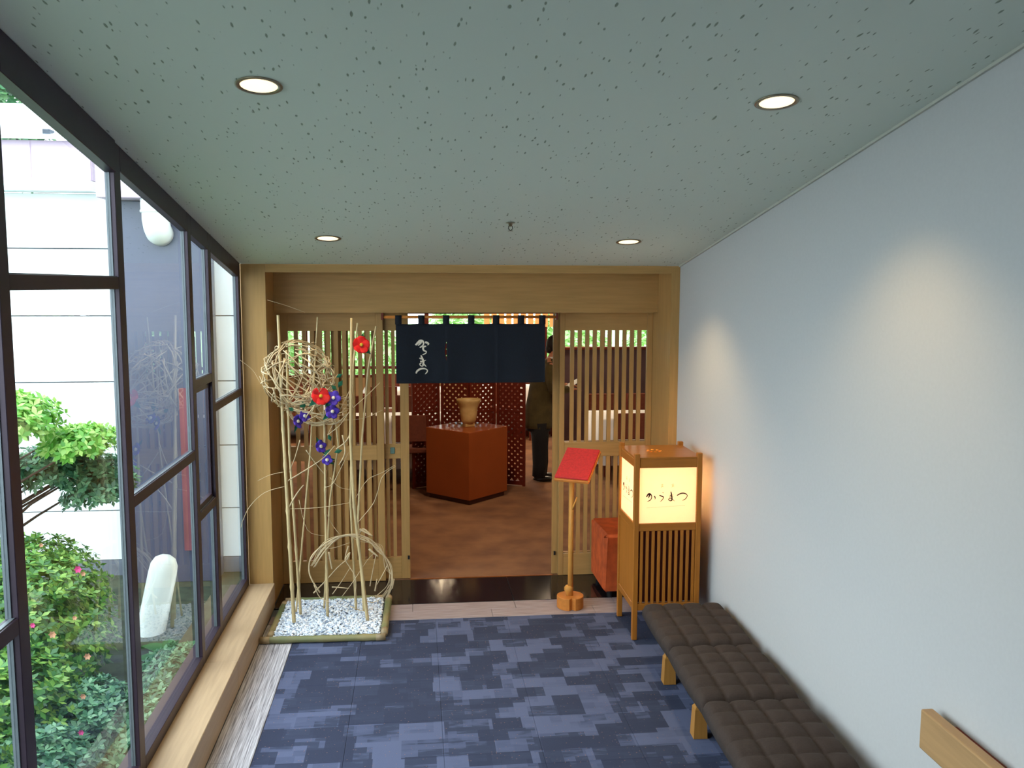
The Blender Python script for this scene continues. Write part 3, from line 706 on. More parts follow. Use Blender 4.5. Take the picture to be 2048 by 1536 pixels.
# ---------------------------------------------------------------- lantern
Lx, Ly = 1.385, 5.535; LW, LD = .445, .46
ln = empty('paper_lantern', (Lx, Ly, 0), label='tall square wooden floor lantern with glowing paper sides and slatted base', category='lantern')
def L_(x0, x1, y0, y1, z0, z1, name, m='lant', bv=.003, **k): return bevel(MB().box(x0, x1, y0, y1, z0, z1).build(name, m, ln, **k), bv, 1)
pw = .034
for (x, y) in ((0, 0), (LW-pw, 0), (0, LD-pw), (LW-pw, LD-pw)): L_(x, x+pw, y, y+pw, .002, 1.235, 'corner_post')
for (z0, z1) in ((1.142, 1.198), (.728, .778), (.20, .245)):
    for (y) in (.004, LD-.030): L_(pw, LW-pw, y, y+.026, z0, z1, 'cross_rail', 'lantx')
    for (x) in (.004, LW-.030): L_(x, x+.026, pw, LD-pw, z0, z1, 'side_rail', 'lantx')
# top board with a ring of round vents cut through
top = MB().box(.006, LW-.006, .006, LD-.006, 1.199, 1.210).build('top_board', 'lantx', ln)
cut = MB()
for k in range(8):
    a = 2*PI*k/8; cut.lathe([(.011, 1.19), (.011, 1.22)], (LW*.42+.042*math.cos(a), LD*.52+.042*math.sin(a), 0), 12)
co = cut.build('vent_cutter', 'lantx', ln)
bm_ = top.modifiers.new('vents', 'BOOLEAN'); bm_.object = co; bm_.solver = 'EXACT'
bpy.context.view_layer.update()
dg = bpy.context.evaluated_depsgraph_get(); nm_ = bpy.data.meshes.new_from_object(top.evaluated_get(dg)); top.modifiers.clear(); top.data = nm_; bpy.data.objects.remove(co)
# paper
MB().box(pw, LW-pw, .014, .0155, .778, 1.142).build('paper_side', 'paper', ln, label='front paper side with black brush lettering')
MB().box(pw, LW-pw, LD-.0155, LD-.014, .778, 1.142).build('paper_side', 'paper', ln)
MB().box(.014, .0155, pw, LD-pw, .778, 1.142).build('paper_side', 'paper', ln)
MB().box(LW-.0155, LW-.014, pw, LD-pw, .778, 1.142).build('paper_side', 'paper', ln)
def lmap(px, py, lift):
    u = (px-470)/(1440-470); v = (py-345)/(1310-345)
    return (pw+u*(LW-2*pw), .0135-lift, 1.142-v*.364)
def lmap2(px, py, lift):
    u = (px-470)/(1440-470); v = (py-345)/(1310-345)
    return (.0135-lift, LD-pw-u*(LD-2*pw), 1.142-v*.364)
for mp_ in (lmap, lmap2):
    a = MB()
    for pts, wd in (([(595, 850), (625, 800), (660, 800), (682, 845), (665, 900), (610, 930)], 17), ([(650, 790), (640, 840), (625, 870)], 20), ([(728, 835), (742, 865), (738, 895)], 14),
                    ([(868, 775), (885, 790)], 10), ([(812, 822), (860, 845), (885, 860), (870, 895), (830, 938)], 14),
                    ([(1008, 765), (1020, 820), (1028, 905), (1000, 925), (968, 900), (1010, 885), (1075, 932)], 15), ([(990, 830), (1050, 822)], 9), ([(985, 860), (1050, 852)], 9),
                    ([(1112, 835), (1180, 800), (1250, 803), (1288, 840), (1260, 895), (1205, 925)], 15)): a.ribbon(pts, wd*1.5, mp_, .0006)
    a.build('lettering', 'ink', ln, label='black brush-written hiragana')
    a = MB()
    for cx in (862, 1042):
        for pts in ([(cx-25, 645), (cx+25, 640)], [(cx, 625), (cx-2, 690)], [(cx-20, 665), (cx+22, 662)], [(cx-20, 690), (cx, 660)], [(cx, 662), (cx+24, 690)]): a.ribbon(pts, 7, mp_, .0005)
    a.build('small_characters', 'ink_pale', ln, label='two small pale olive characters')
    a = MB()
    for k in range(33): a.ribbon([(600+k*20, 1040-k*.9), (612+k*20, 1039-k*.9)], 8 if k % 3 else 5, mp_, .0005)
    a.build('fine_print', 'ink_pink', ln, label='row of pale fine print')
# base: slatted front, boarded side
for k in range(10):
    x = pw+.012+k*(LW-2*pw-.022)/9.3; L_(x, x+.019, .006, .022, .245, .728, 'slat', 'lant', .002)
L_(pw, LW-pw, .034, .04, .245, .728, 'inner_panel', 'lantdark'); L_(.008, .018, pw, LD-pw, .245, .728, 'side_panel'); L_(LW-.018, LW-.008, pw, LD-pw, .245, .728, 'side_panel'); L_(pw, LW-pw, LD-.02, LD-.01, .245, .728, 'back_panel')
L_(.03, LW-.03, .04, LD-.03, .735, .742, 'inner_shelf')
MB().lathe([(0, .743), (.035, .743), (.035, .76), (.02, .775), (.018, .80), (0, .80)], (LW/2, LD/2, 0), 16).build('lamp_holder', 'white_pvc', ln, True)
MB().ball((LW/2, LD/2, .855), (.03, .03, .042), 16, 10).build('bulb', m_emit('bulb_glass', (1, .75, .4, 1), 6), ln, True)
light('lantern_bulb_light', 'POINT', (Lx+LW/2, Ly+LD/2, 1.01), 26, (1, .82, .56), shadow_soft_size=.05)

# ---------------------------------------------------------------- orange stool in the corner
st_ = empty('orange_stool', (1.385, 6.32, 0), label='orange velvet block stool tucked behind the paper lantern', category='stool')
o = MB().cbox(-.02, .44, 0, .5, .05, .485, .018).build('seat_block', 'orange', st_, True); bevel(o, .012, 3)
for (x, y) in ((.03, .05), (.4, .05), (.03, .45), (.4, .45)): MB().lathe([(.018, .0025), (.022, .05)], (x, y, 0), 12).build('foot', 'dkmetal', st_)

# ---------------------------------------------------------------- bench
bn = empty('bench', (1.637, 5.305, 0), rz=math.radians(-1.8), label='long low bench of brown tufted cushions on wooden legs along the white wall', category='bench')
def cushion():
    nx, ny = 40, 50; Wd, Ln, h = .492, .652, .075; vs = []; fs = []
    def top(u, v):
        e = min(u, 1-u)*Wd; e2 = min(v, 1-v)*Ln; r = .028
        z = h
        for d, r in ((e, .028), (e2, .045)):
            if d < r: z -= r*(1-math.sqrt(max(0, 1-((r-d)/r)**2)))
        for c, W2, cc in ((u, Wd, 4), (v, Ln, 5)):
            d = abs((c*cc+.5) % 1-.5)/cc*W2
            if 0.02 < c < .98: z -= .009*math.exp(-(d/.009)**2)
        z += .010*abs(math.sin(PI*u*4)*math.sin(PI*v*5))+.012*math.sin(PI*u)*math.sin(PI*v)
        return z
    for i in range(nx+1):
        for j in range(ny+1):
            u, v = i/nx, j/ny; bul = 1+.03*math.sin(PI*v)
            vs.append(((u-.5)*Wd*bul, -v*Ln, top(u, v)))
    fs = [(i*(ny+1)+j, i*(ny+1)+j+1, (i+1)*(ny+1)+j+1, (i+1)*(ny+1)+j) for i in range(nx) for j in range(ny)]
    ring = [i*(ny+1) for i in range(nx+1)]+[nx*(ny+1)+j for j in range(1, ny+1)]+[i*(ny+1)+ny for i in range(nx-1, -1, -1)]+[j for j in range(ny-1, 0, -1)]
    k = len(vs); vs += [(vs[r][0], vs[r][1], 0) for r in ring]; m = len(ring)
    fs += [(ring[i], ring[(i+1) % m], k+(i+1) % m, k+i) for i in range(m)]; fs.append(tuple(range(k, k+m)))
    return MB().add(vs, fs).mesh('cushion', 'brown_cush', True)
cm = cushion()
for k in range(4): place('cushion', cm, bn, loc=(0, -.658*k, .258))
bevel(MB().box(-.205, .205, -2.59, -.04, .207, .257).build('seat_frame', 'dkmetal', bn), .003, 1)
legm = MB().add([(x*s, y*s, z) for z, s in ((.002, 1.0), (.2, .82), (.215, .6), (.235, .6), (.25, .74), (.27, .74)) for x, y in ((-.036, -.036), (.036, -.036), (.036, .036), (-.036, .036))],
    [(0, 3, 2, 1), (20, 21, 22, 23)]+[(i*4+k, i*4+(k+1) % 4, i*4+4+(k+1) % 4, i*4+4+k) for i in range(5) for k in range(4)]).mesh('leg', 'legwood')
for yb in (-.405, -1.035, -1.665, -2.295):
    for x in (-.175, .175): place('leg', legm, bn, loc=(x, yb, 0)).scale = (1, 1, .765)

# ---------------------------------------------------------------- handrail
hr = empty('handrail', (1.86, 2.98, .68), label='flat wooden handrail board fixed to the white wall in the lower right corner', category='handrail')
bevel(MB().box(-.025, .022, -2.2, 0, -.072, .078).build('rail_board', 'rail', hr), .006, 2)
MB().box(.022, .0545, -2.1, -.10, -.03, .055).build('fixing_batten', 'chair', hr)

# ---------------------------------------------------------------- garden outside
MB().box(-14, XL-.135, -6, 40, -.5, -.3).build('ground', 'soil', **S)
nb = empty('white_building', (-3, 8.2, -.3), label='white panelled building with a pink metal eave across the garden', category='building')
def nbx(x0, x1, y0, y1, z0, z1): return MB().box(x0+3, x1+3, y0-8.2, y1-8.2, z0+.3, z1+.3)
lv = [-.3+.29, .30, .875, 1.455, 2.035, 2.615, 3.08]
nbx(-9, -1.30, 8.222, 8.4, -.3, 3.08).build('backing_wall', 'jointdk', nb)
nbx(-9, -1.30, 8.195, 8.2215, -.3, -.16).build('footing', 'base', nb)
zz = [-.158, .296, .872, 1.452, 2.032, 2.612, 3.08]
cuts = [-9, -7.2, -5.4, -3.6, -1.8 if 0 else -2.95, -1.30]
cuts = [-9, -7.2, -5.4, -3.7, -1.75+.0, -1.30]
cuts = [-9, -7.3, -5.5, -3.7, -1.9, -1.30]
for a, b_ in zip(cuts, cuts[1:]):
    for z0, z1 in zip(zz, zz[1:]): nbx(a+.005, b_-.005, 8.2, 8.222, z0+.005, z1-.005).build('wall_panel', 'panelw', nb)
nbx(-9, -2.70, 8.0, 8.22, 3.085, 3.17).build('gutter', 'roofm', nb)
nbx(-9, -2.70, 8.06, 8.20, 3.175, 3.50).build('fascia', 'fascia', nb)
for x in (-5.0, -4.1, -3.2, -2.72): nbx(x, x+.012, 8.052, 8.062, 3.18, 3.49).build('fascia_seam', 'fascia', nb)
MB().add([(x+3, y-8.2, z+.3) for x in (-9, -1.3) for y, z in ((7.98, 3.50), (7.98, 3.53), (12.5, 4.62), (12.5, 4.57))], [(0, 1, 2, 3), (4, 7, 6, 5), (0, 4, 5, 1), (1, 5, 6, 2), (2, 6, 7, 3), (3, 7, 4, 0)]).build('roof', 'roofm', nb)
MB().box(-.10, -.04, -.1, 0, 3.83, 3.90).build('roof_clip', 'jointdk', nb)
# slate blue bay in front of the white wall
by = empty('slate_bay', (-2.2, 7.95, -.3), label='slate blue wall bay standing before the white building', category='wall')
bevel(MB().box(-.285, .445, .0, .235, 0, 3.30).build('bay_wall', 'dkwall', by), .004, 1)
bevel(MB().box(-.36, .72, -.25, .235, 3.305, 3.795).build('eave_box', 'fascia', by), .004, 1)
MB().box(.18, .24, -.06, -.001, .3, 1.72).build('rust_strip', 'rust', by, label='narrow rust red upright strip')
dk = empty('duct_elbow', at(310, 400, 7.8), label='white plastic duct elbow under the eave, turned against the slate wall', category='duct')
o0 = at(310, 400, 7.8)
MB().tube([(0, 0, .02), (0, 0, -.10)], .115, 24).build('collar', 'white_pvc', dk, True)
MB().tube([(0, 0, -.09), (0, .0, -.16), (0.0, .03, -.22), (.0, .08, -.26), (0, .14, -.27)], [.108, .108, .108, .106, .104], 24).build('elbow', 'white_pvc', dk, True)
MB().lathe([(.116, -.105), (.120, -.10), (.120, -.085), (.116, -.08)], (0, 0, 0), 24).build('joint_ring', 'white_pvc', dk, True)
pa, pb = at(296, 1290, 6.75), at(330, 1122, 7.0)
pp = empty('leaning_pipe', pa, label='thick white plastic pipe leaning out of the shrubs', category='pipe')
dd = pb-pa
MB().tube([dd*-.25, dd*.0, dd*.85, dd*.96, dd*1.04, dd*1.08], [.105, .105, .105, .10, .075, .03], 24).build('pipe_body', 'white_pvc', pp, True)

def blob_leaves(mb, c, r, n, size, rr, rosette=5, shell=.75, flat=.5):
    for k in range(n):
        d = Vector((rr.gauss(0, 1), rr.gauss(0, 1), rr.gauss(0, 1))).normalized()
        if d.z < -.6: d.z *= -1
        s = shell+(1-shell)*rr.random()
        p = Vector((c[0]+d.x*r[0]*s, c[1]+d.y*r[1]*s, c[2]+d.z*r[2]*s))
        up = (d+Vector((0, 0, .7))+Vector((rr.gauss(0, .3), rr.gauss(0, .3), 0))).normalized(); u = up.orthogonal().normalized(); v = up.cross(u); a0 = rr.uniform(0, 6)
        for q in range(rosette):
            a = a0+2*PI*q/rosette; l = size*rr.uniform(.7, 1.2); dr = (u*math.cos(a)+v*math.sin(a)+up*rr.uniform(.0, flat)).normalized(); sd = dr.cross(up).normalized()*l*.26
            t = dr*l
            mb.add([p, p+t*.5+sd, p+t, p+t*.5-sd], [(0, 1, 2, 3)])
def shrub(name, label, cat, blobs, mat, seed, size=.035, trunk=None, group=None, stems=6, rosette=5, shell=.75, lean=None):
    rr = random.Random(seed); b0 = blobs[0][0]
    o = empty(name, (b0[0], b0[1], -.3), label=label, category=cat)
    if group: o['group'] = group
    org = Vector((b0[0], b0[1], -.3)); mb = MB()
    for c, r, n in blobs: blob_leaves(mb, Vector(c)-org, r, n, size, rr, rosette, shell)
    mb.build('foliage', mat, o, kind='stuff')
    br = MB()
    for c, r, n in blobs:
        cc = Vector(c)-org
        for k in range(stems):
            e = cc+Vector((rr.uniform(-.7, .7)*r[0], rr.uniform(-.7, .7)*r[1], rr.uniform(-.2, .6)*r[2])); m_ = e*.5+Vector((rr.uniform(-.08, .08), rr.uniform(-.08, .08), 0))
            if lean: m_ = e+Vector((-.45, -.1, -.22)); br.tube([(lean[0]+rr.uniform(-.05, .05), lean[1]+rr.uniform(-.05, .05), 0), (lean[0], lean[1], .6), m_, e+Vector((-.15, 0, -.04)), e], [.03, .022, .010, .006, .003], 6); continue
            br.tube([(rr.uniform(-.05, .05), rr.uniform(-.05, .05), 0), m_, e], [.014, .010, .004], 6)
    br.build('branches', 'bark', o, True)
    return o
azk = 'azalea bushes outside the window'
a1 = shrub('azalea_bush', 'large rounded azalea bush filling the garden beyond the second mullion', 'bush', [((-2.45, 5.35, .18), (.62, .85, .58), 2300), ((-2.2, 4.55, -.02), (.5, .7, .5), 1500), ((-2.6, 6.1, .25), (.55, .5, .4), 800)], 'leaf', 1, .05)
a2 = shrub('azalea_bush', 'azalea bush at the left picture edge, half behind the first mullion', 'bush', [((-2.15, 3.65, .1), (.5, .55, .55), 1500), ((-1.9, 3.0, .0), (.4, .5, .55), 900)], 'leaf', 2, .045)
a3 = shrub('azalea_bush', 'low azalea growing close against the window glass', 'bush', [((-1.78, 4.75, -.12), (.30, .5, .30), 900), ((-1.75, 4.1, -.1), (.28, .4, .36), 600), ((-1.56, 5.6, -.2), (.22, .5, .2), 800), ((-1.52, 4.9, -.16), (.20, .5, .2), 700)], 'leaf3', 3, .045)
bl = MB(); sa = MB(); rr = random.Random(12)
def clump(px, py, y, m, s):
    c = at(px, py, y); mb = MB(); s *= .7
    for q in range(6):
        a = q*PI/3; d = Vector((math.cos(a), -.5, math.sin(a)))*s; e = Vector((-math.sin(a), 0, math.cos(a)))*s*.4
        mb.add([c, c+d*.5+e, c+d, c+d*.5-e], [(0, 1, 2, 3)])
    for v in mb.v: pass
    mb.v = [tuple(Vector(v)-Vector(a1.location)) for v in mb.v]
    return mb.build('blossom' if m == 'pinkfl' else 'faded_blossom', m, a1)
for (px, py, m, s) in ((157, 1138, 'pinkfl', .03), (167, 1147, 'salmon', .02), (106, 1268, 'salmon', .028), (176, 1312, 'salmon', .026), (163, 1464, 'pinkfl', .022), (66, 1250, 'pinkfl', .02), (83, 1090, 'salmon', .018), (167, 1392, 'salmon', .022), (150, 1235, 'salmon', .018)):
    clump(px, py, 4.25 if py > 1200 else 4.6, m, s)
t1 = shrub('maple_tree', 'small bright green leafy tree whose crown shows against the white wall', 'tree', [((-2.62, 6.1, 1.42), (.30, .42, .20), 560), ((-2.36, 6.5, 1.20), (.26, .36, .13), 420), ((-2.95, 6.0, 1.45), (.35, .4, .25), 560)], 'leaf2', 4, .06, shell=.25, stems=4, lean=(-.55, -.5))
t2 = shrub('blue_green_shrub', 'blue-green feathery shrub below the small tree, against the grey wall foot', 'bush', [((-2.62, 6.7, .98), (.36, .35, .17), 620), ((-2.34, 6.8, .84), (.28, .3, .24), 640), ((-2.95, 6.5, .95), (.3, .3, .2), 350)], 'leaf3', 6, .055, shell=.25, stems=4, lean=(-.6, -.3))
# broad-leaved plants by the glass, each leaf a part
def broad(label, x, y, n, size, seed):
    rr = random.Random(seed); o = empty('broad_leaf_plant', (x, y, -.3), label=label, category='plant', group='broad-leaved plants at the window foot')
    for k in range(n):
        a = 2*PI*k/n+rr.uniform(-.2, .2); l = size*rr.uniform(.7, 1.1); el = rr.uniform(.3, 1.0); vs = []
        for i in range(7):
            t = i/6; r_ = l*t; z = l*(el*t-.55*t*t); wd = l*.22*math.sin(PI*min(1, t*.93+.05))
            for s in (-1, 0, 1):
                vs.append((math.cos(a)*r_-math.sin(a)*wd*s, math.sin(a)*r_+math.cos(a)*wd*s, z+.12+(.02 if s else 0)))
        MB().add(vs, [(i*3+j, i*3+3+j, i*3+4+j, i*3+1+j) for i in range(6) for j in (0, 1)]).build('leaf', 'hosta', o, True)
broad('broad-leaved green plant low behind the glass, right of the azalea', -1.62, 5.35, 15, .26, 1)
broad('broad-leaved plant low behind the glass, nearest the leaning pipe', -1.64, 5.95, 13, .24, 2)
broad('broad-leaved plant at the window foot close before the narrow sash', -1.50, 4.95, 11, .22, 3)
# trees on the slope beyond the roof
rr = random.Random(9)
for k, (x, y, z, s, lb_) in enumerate(((-9.5, 19, 5.6, 2.2, 'dense hillside tree showing above the pale roof'), (-5.6, 24, 6.6, 2.6, 'hillside tree to the right behind the pale roof'), (-16.5, 26, 8.2, 3.3, 'tall hillside tree farthest left behind the pale roof'))):
    o = empty('hillside_tree', (x, y, -.3), label=lb_, category='tree', group='trees beyond the pale roof'); mb = MB()
    blob_leaves(mb, (0, 0, z+.3), (s, s, s), 2600, .26, rr, 4, .8); mb.build('foliage', 'grass', o, kind='stuff')
    MB().tube([(0, 0, 0), (.1, 0, 2.5), (0, .1, z)], [.22, .16, .06], 8).build('trunk', 'bark', o, True)

# ---------------------------------------------------------------- dining room
DX0, DX1, DY1 = -4.2, 5.2, 16.6
MB().box(-1.205, DX1, 6.92, 8.41, -.13, 0).box(DX0, DX1, 8.41, DY1+.2, -.13, 0).build('dining_floor', 'dfloor', **S)
MB().box(-1.205, DX1, 7.05, 8.41, 2.6, 2.7).box(DX0, DX1, 8.41, DY1+.2, 2.6, 2.7).build('dining_ceiling', 'dceil', **S)
MB().box(-1.30, -1.205, YF+.52, 8.4, 0.001, 2.599).build('wall_dining_left_return', 'dwall', **S)
MB().box(DX0, -1.30, 8.41, 8.5, 0.001, 2.599).build('wall_dining_front_left', 'dwall', **S)
MB().box(DX0-.1, DX0, 8.41, DY1, -.1, 2.6).build('wall_dining_left', 'dwall', **S)
MB().box(1.915, DX1, 6.95, 7.05, 0.001, 2.599).build('wall_dining_front_right', 'dwall', **S)
MB().box(-1.205, 1.915, YD+.13, YD+.16, 2.10, 2.70).build('wall_above_door', 'dwall', **S)
MB().box(DX1, DX1+.1, 6.95, DY1, -.1, 2.6).build('wall_dining_right', 'dwall', **S)
# far window wall
wz0, wz1 = .62, 2.25
MB().box(DX0, DX1, DY1, DY1+.12, 0.001, wz0).build('wall_dining_far_lower', 'dwall', **S)
MB().box(DX0, DX1, DY1, DY1+.12, wz1, 2.599).build('wall_dining_far_upper', 'dwall', **S)
xx = DX0; i = 0
edges2 = [-4.2, -3.1, -2.0, -.9, .2, 1.3, 2.4, 3.5, 4.4, 5.2]
for a, b_ in zip(edges2, edges2[1:]):
    o = empty('window_%d' % (20+i), (a, DY1, wz0), kind='structure'); i += 1; Wd = b_-a; H = wz1-wz0
    for (p, q, r_, s_) in ((0, .04, 0, H), (Wd-.04, Wd, 0, H)): MB().box(p, q, .02, .09, r_, s_).build('stile', 'chair', o)
    for z in (0, H-.05, .16): MB().box(.04, Wd-.04, .02, .09, z, z+.05).build('rail', 'chair', o)
    MB().box(.04, Wd-.04, .05, .055, .05, H-.05).build('glass_pane', 'glass', o)
# warm slatted shade over the right-hand windows
sh = empty('slatted_blind', (1.25, DY1-.12, 1.55), label='orange backlit slatted blind hanging over the far right windows', category='blind')
for k in range(14): MB().box(k*.135, k*.135+.10, 0, .012, .0, .60).build('blind_strip', 'shoji', sh)
MB().box(-.02, 1.9, -.01, .03, .60, 1.049).build('head_board', 'chair', sh)
# hedge and lawn outside the dining room
MB().box(-10, 14, DY1+.2, 60, -.32, -.2).build('lawn', 'bright', **S)
rr = random.Random(21)
for k, x in enumerate((-6, -3.6, -1.2, 1.2, 3.6, 6)):
    o = empty('garden_shrub', (x, 21, -.3), label='sunlit green shrub outside the far dining windows, '+('farthest left', 'second from the left', 'third from the left', 'third from the right', 'second from the right', 'farthest right')[k], category='shrub', group='shrubs beyond the dining room windows'); mb = MB()
    blob_leaves(mb, (0, 0, 1.0), (1.02, 1.0, 1.25+.3*(k % 2)), 1300, .17, rr, 4, .8); mb.build('foliage', 'bright', o, kind='stuff')

# plinth and vase
pl = empty('display_plinth', (.545, 9.70, 0), rz=PI/4, label='orange-brown lacquered cube plinth set cornerwise beyond the doorway', category='plinth')
MB().box(-.29, .29, -.29, .29, .001, .05).build('recessed_foot', 'plinthdk', pl)
bevel(MB().box(-.315, .315, -.315, .315, .05, .775).build('plinth_body', 'plinth', pl), .006, 2)
vz = empty('pottery_vase', (.565, 9.70, .776), rz=.3, label='cream flared pottery vase standing on the orange-brown plinth', category='vase')
bevel(MB().box(-.055, .055, -.05, .05, 0, .035).build('foot', 'vase', vz), .004, 2)
MB().lathe([(0, .032), (.065, .034), (.082, .07), (.095, .14), (.100, .20), (.113, .235), (.128, .262), (.135, .285), (.136, .300), (.126, .301), (.116, .28), (.098, .235), (.085, .15), (.07, .07), (0, .05)], (0, 0, 0), 32, 1.0, .9).build('bowl', 'vase', vz, True)

# folding lattice screen, four leaves
scr = empty('lattice_screen', (-.05, 10.10, 0), label='dark red folding lattice screen of four leaves behind the plinth', category='screen')
sw = .322; dep = .16; Wp = math.hypot(sw, dep)-.012; Hs = 1.74
lat = MB(); pch = .052; wdt = .034; fw = .03
import itertools
def clipline(x0, z0, dx, dz, xa, xb, za, zb):
    t0, t1 = -1e9, 1e9
    for p, d, lo, hi in ((x0, dx, xa, xb), (z0, dz, za, zb)):
        ta, tb_ = (lo-p)/d, (hi-p)/d; t0 = max(t0, min(ta, tb_)); t1 = min(t1, max(ta, tb_))
    return (t0, t1) if t1 > t0 else None
for sg, yo in ((1, 0.008), (-1, .014)):
    for k in range(-60, 60):
        r = clipline(0, k*pch*1.414, .7071, .7071*sg, fw, Wp-fw, .06, Hs-fw)
        if not r: continue
        t0, t1 = r; a = Vector((t0*.7071, yo, k*pch*1.414+t0*.7071*sg)); b_ = Vector((t1*.7071, yo, k*pch*1.414+t1*.7071*sg)); nn = Vector((-.7071*sg, 0, .7071))*wdt/2; dy = Vector((0, .005, 0))
        lat.add([a-nn, b_-nn, b_+nn, a+nn, a-nn+dy, b_-nn+dy, b_+nn+dy, a+nn+dy], [(0, 1, 2, 3), (4, 7, 6, 5), (0, 4, 5, 1), (2, 6, 7, 3), (0, 3, 7, 4), (1, 5, 6, 2)])
latm = lat.mesh('lattice', 'screen')
frm = MB()
for q in ((0, fw, 0, .025, .0, Hs), (Wp-fw, Wp, 0, .025, 0, Hs), (fw, Wp-fw, 0, .025, .012, .06), (fw, Wp-fw, 0, .025, Hs-fw, Hs)): frm.box(*q)
frm.box(fw, Wp-fw, .0, .025, .86, .885)
frmm = frm.mesh('leaf_frame', 'screen')
for k in range(4):
    an = math.atan2(dep, sw)*(1 if k % 2 == 0 else -1)
    lo = (k*sw+.006, 0 if k % 2 == 0 else dep, .001)
    p = place('leaf_frame', frmm, scr, loc=lo, rot=(0, 0, an)); place('lattice', latm, p)['kind'] = 'stuff'

# tables, cloths and chairs
def table(x, y, wx, wy, where, drop=.55):
    t = empty('dining_table', (x, y, 0), label='dining table under a long white cloth '+where, category='table', group='dining tables')
    MB().box(-wx/2, wx/2, -wy/2, wy/2, .67, .70).build('tabletop', 'chair', t)
    for sx_ in (-1, 1):
        for sy_ in (-1, 1): MB().box(sx_*(wx/2-.08)-.025, sx_*(wx/2-.08)+.025, sy_*(wy/2-.08)-.025, sy_*(wy/2-.08)+.025, .001, .67).build('leg', 'chair', t)
    n = 60; vs = []; e = .012
    per = []
    for k in range(n):
        a = 2*PI*(k+.5)/n; c, s = math.cos(a), math.sin(a); m_ = max(abs(c)/(wx/2+e), abs(s)/(wy/2+e)); per.append((c/m_, s/m_))
    vs = [(0, 0, .703)]+[(p[0], p[1], .703) for p in per]+[(p[0]*(1+.02*math.sin(k*1.9)), p[1]*(1+.03*math.sin(k*1.9)), .703-drop) for k, p in enumerate(per)]
    fs = [(0, 1+k, 1+(k+1) % n) for k in range(n)]+[(1+k, 1+n+k, 1+n+(k+1) % n, 1+(k+1) % n) for k in range(n)]
    o = MB().add(vs, fs).build('tablecloth', 'cloth', None, True, label='white cloth draped over the dining table '+where, category='tablecloth', group='white tablecloths'); o.location = (x, y, 0)
def chair0():
    t = empty('dining_chair', (0, 0, 0), label='x', category='chair')
    for sx_ in (-1, 1):
        MB().box(sx_*.19-.016, sx_*.19+.016, -.20, -.168, .001, .42).build('leg', 'chair', t); MB().tube([(sx_*.19, .19, .001), (sx_*.19, .19, .44), (sx_*.19, .235, .86)], .017, 8).build('leg', 'chair', t)
    MB().cbox(-.21, .21, -.21, .20, .42, .48, .012).build('seat', 'seat', t); MB().cbox(-.19, .19, .205, .235, .56, .86, .008).build('backrest', 'seat', t)
    return t
ch = chair0(); first = [True]
def chair(x, y, rz, label):
    if first[0]: ch.location = (x, y, 0); ch.rotation_euler[2] = rz; ch['label'] = label; ch['group'] = 'dining chairs'; first[0] = False
    else: dup(ch, (x, y, 0), rz, label, 'dining chairs')
TB = [(-.35, 10.95, 1.5, .85, 'just left behind the lattice screen'), (2.75, 10.9, 1.1, .85, 'on the right beyond the grille door'), (-2.3, 11.6, 1.2, .85, 'at the left side of the dining room'),
      (-.2, 13.9, 1.2, .85, 'in the middle of the dining room'), (-2.0, 14.0, 1.1, .85, 'by the far left windows'), (1.6, 14.1, 1.1, .85, 'by the far windows behind the screen'), (3.6, 14.2, 1.1, .85, 'in the far right corner')]
names = ('left screen table', 'right grille table', 'left side table', 'middle table', 'far left window table', 'far window table', 'far right corner table')
for (x, y, a, b_, wh), nm in zip(TB, names):
    table(x, y, a, b_, wh)
    for q, sx_ in (('left', -.28), ('right', .28)):
        chair(x+sx_, y-.72, PI, 'wooden chair with orange cushion on the near '+q+' side of the '+nm)
        chair(x+sx_, y+.72, 0, 'wooden chair with orange cushion on the far '+q+' side of the '+nm)
pt = empty('partition', (1.95, 12.3, 0), label='low purple-brown partition wall on the right of the dining room', category='partition')
bevel(MB().box(0, 1.8, 0, .08, .001, 1.42).build('panel', 'purple', pt), .004, 1); bevel(MB().box(-.02, 1.82, -.015, .095, 1.42, 1.46).build('cap_rail', 'chair', pt), .004, 1)

# ---------------------------------------------------------------- the person
pe = empty('person', (1.47, 10.45, 0), label='person in olive jacket and black trousers standing beyond the curtain, holding papers', category='person')
def skinned(name, joints, bones, mat, par, lv=2, root=0):
    me = bpy.data.meshes.new(name); me.from_pydata([j[:3] for j in joints], bones, []); o = bpy.data.objects.new(name, me); COL.objects.link(o); o.parent = par
    o.modifiers.new('skin', 'SKIN'); 
    if not me.skin_vertices: 
        pass
    for k, j in enumerate(joints):
        sv = me.skin_vertices[0].data[k]; r_ = j[3]; sv.radius = (r_, r_) if not isinstance(r_, tuple) else r_; sv.use_root = (k == root)
    s = o.modifiers.new('sub', 'SUBSURF'); s.levels = s.render_levels = lv; o.modifiers[0].use_smooth_shade = True
    me.materials.append(M[mat]); return o
# bare body: legs, trunk, arms and head as one surface, leaning slightly towards +x
J = [(-.02, 0, .92, (.11, .10)), (.02, 0, 1.12, (.12, .10)), (.08, 0, 1.34, (.14, .11)), (.115, 0, 1.44, .06), (.14, 0, 1.50, .05), (.165, 0, 1.56, (.075, .065)), (.17, 0, 1.66, (.09, .075)),
     (-.02, -.09, .86, .085), (.0, -.10, .48, .055), (-.03, -.10, .10, .038), (-.02, .09, .86, .085), (.03, .10, .48, .055), (.02, .10, .10, .038),
     (.08, -.17, 1.38, .055), (.10, -.21, 1.12, .042), (.30, -.14, 1.10, .028), (.08, .17, 1.38, .055), (.10, .21, 1.12, .042), (.30, .12, 1.12, .028)]
Bn = [(0, 1), (1, 2), (2, 3), (3, 4), (4, 5), (5, 6), (0, 7), (7, 8), (8, 9), (0, 10), (10, 11), (11, 12), (2, 13), (13, 14), (14, 15), (2, 16), (16, 17), (17, 18)]
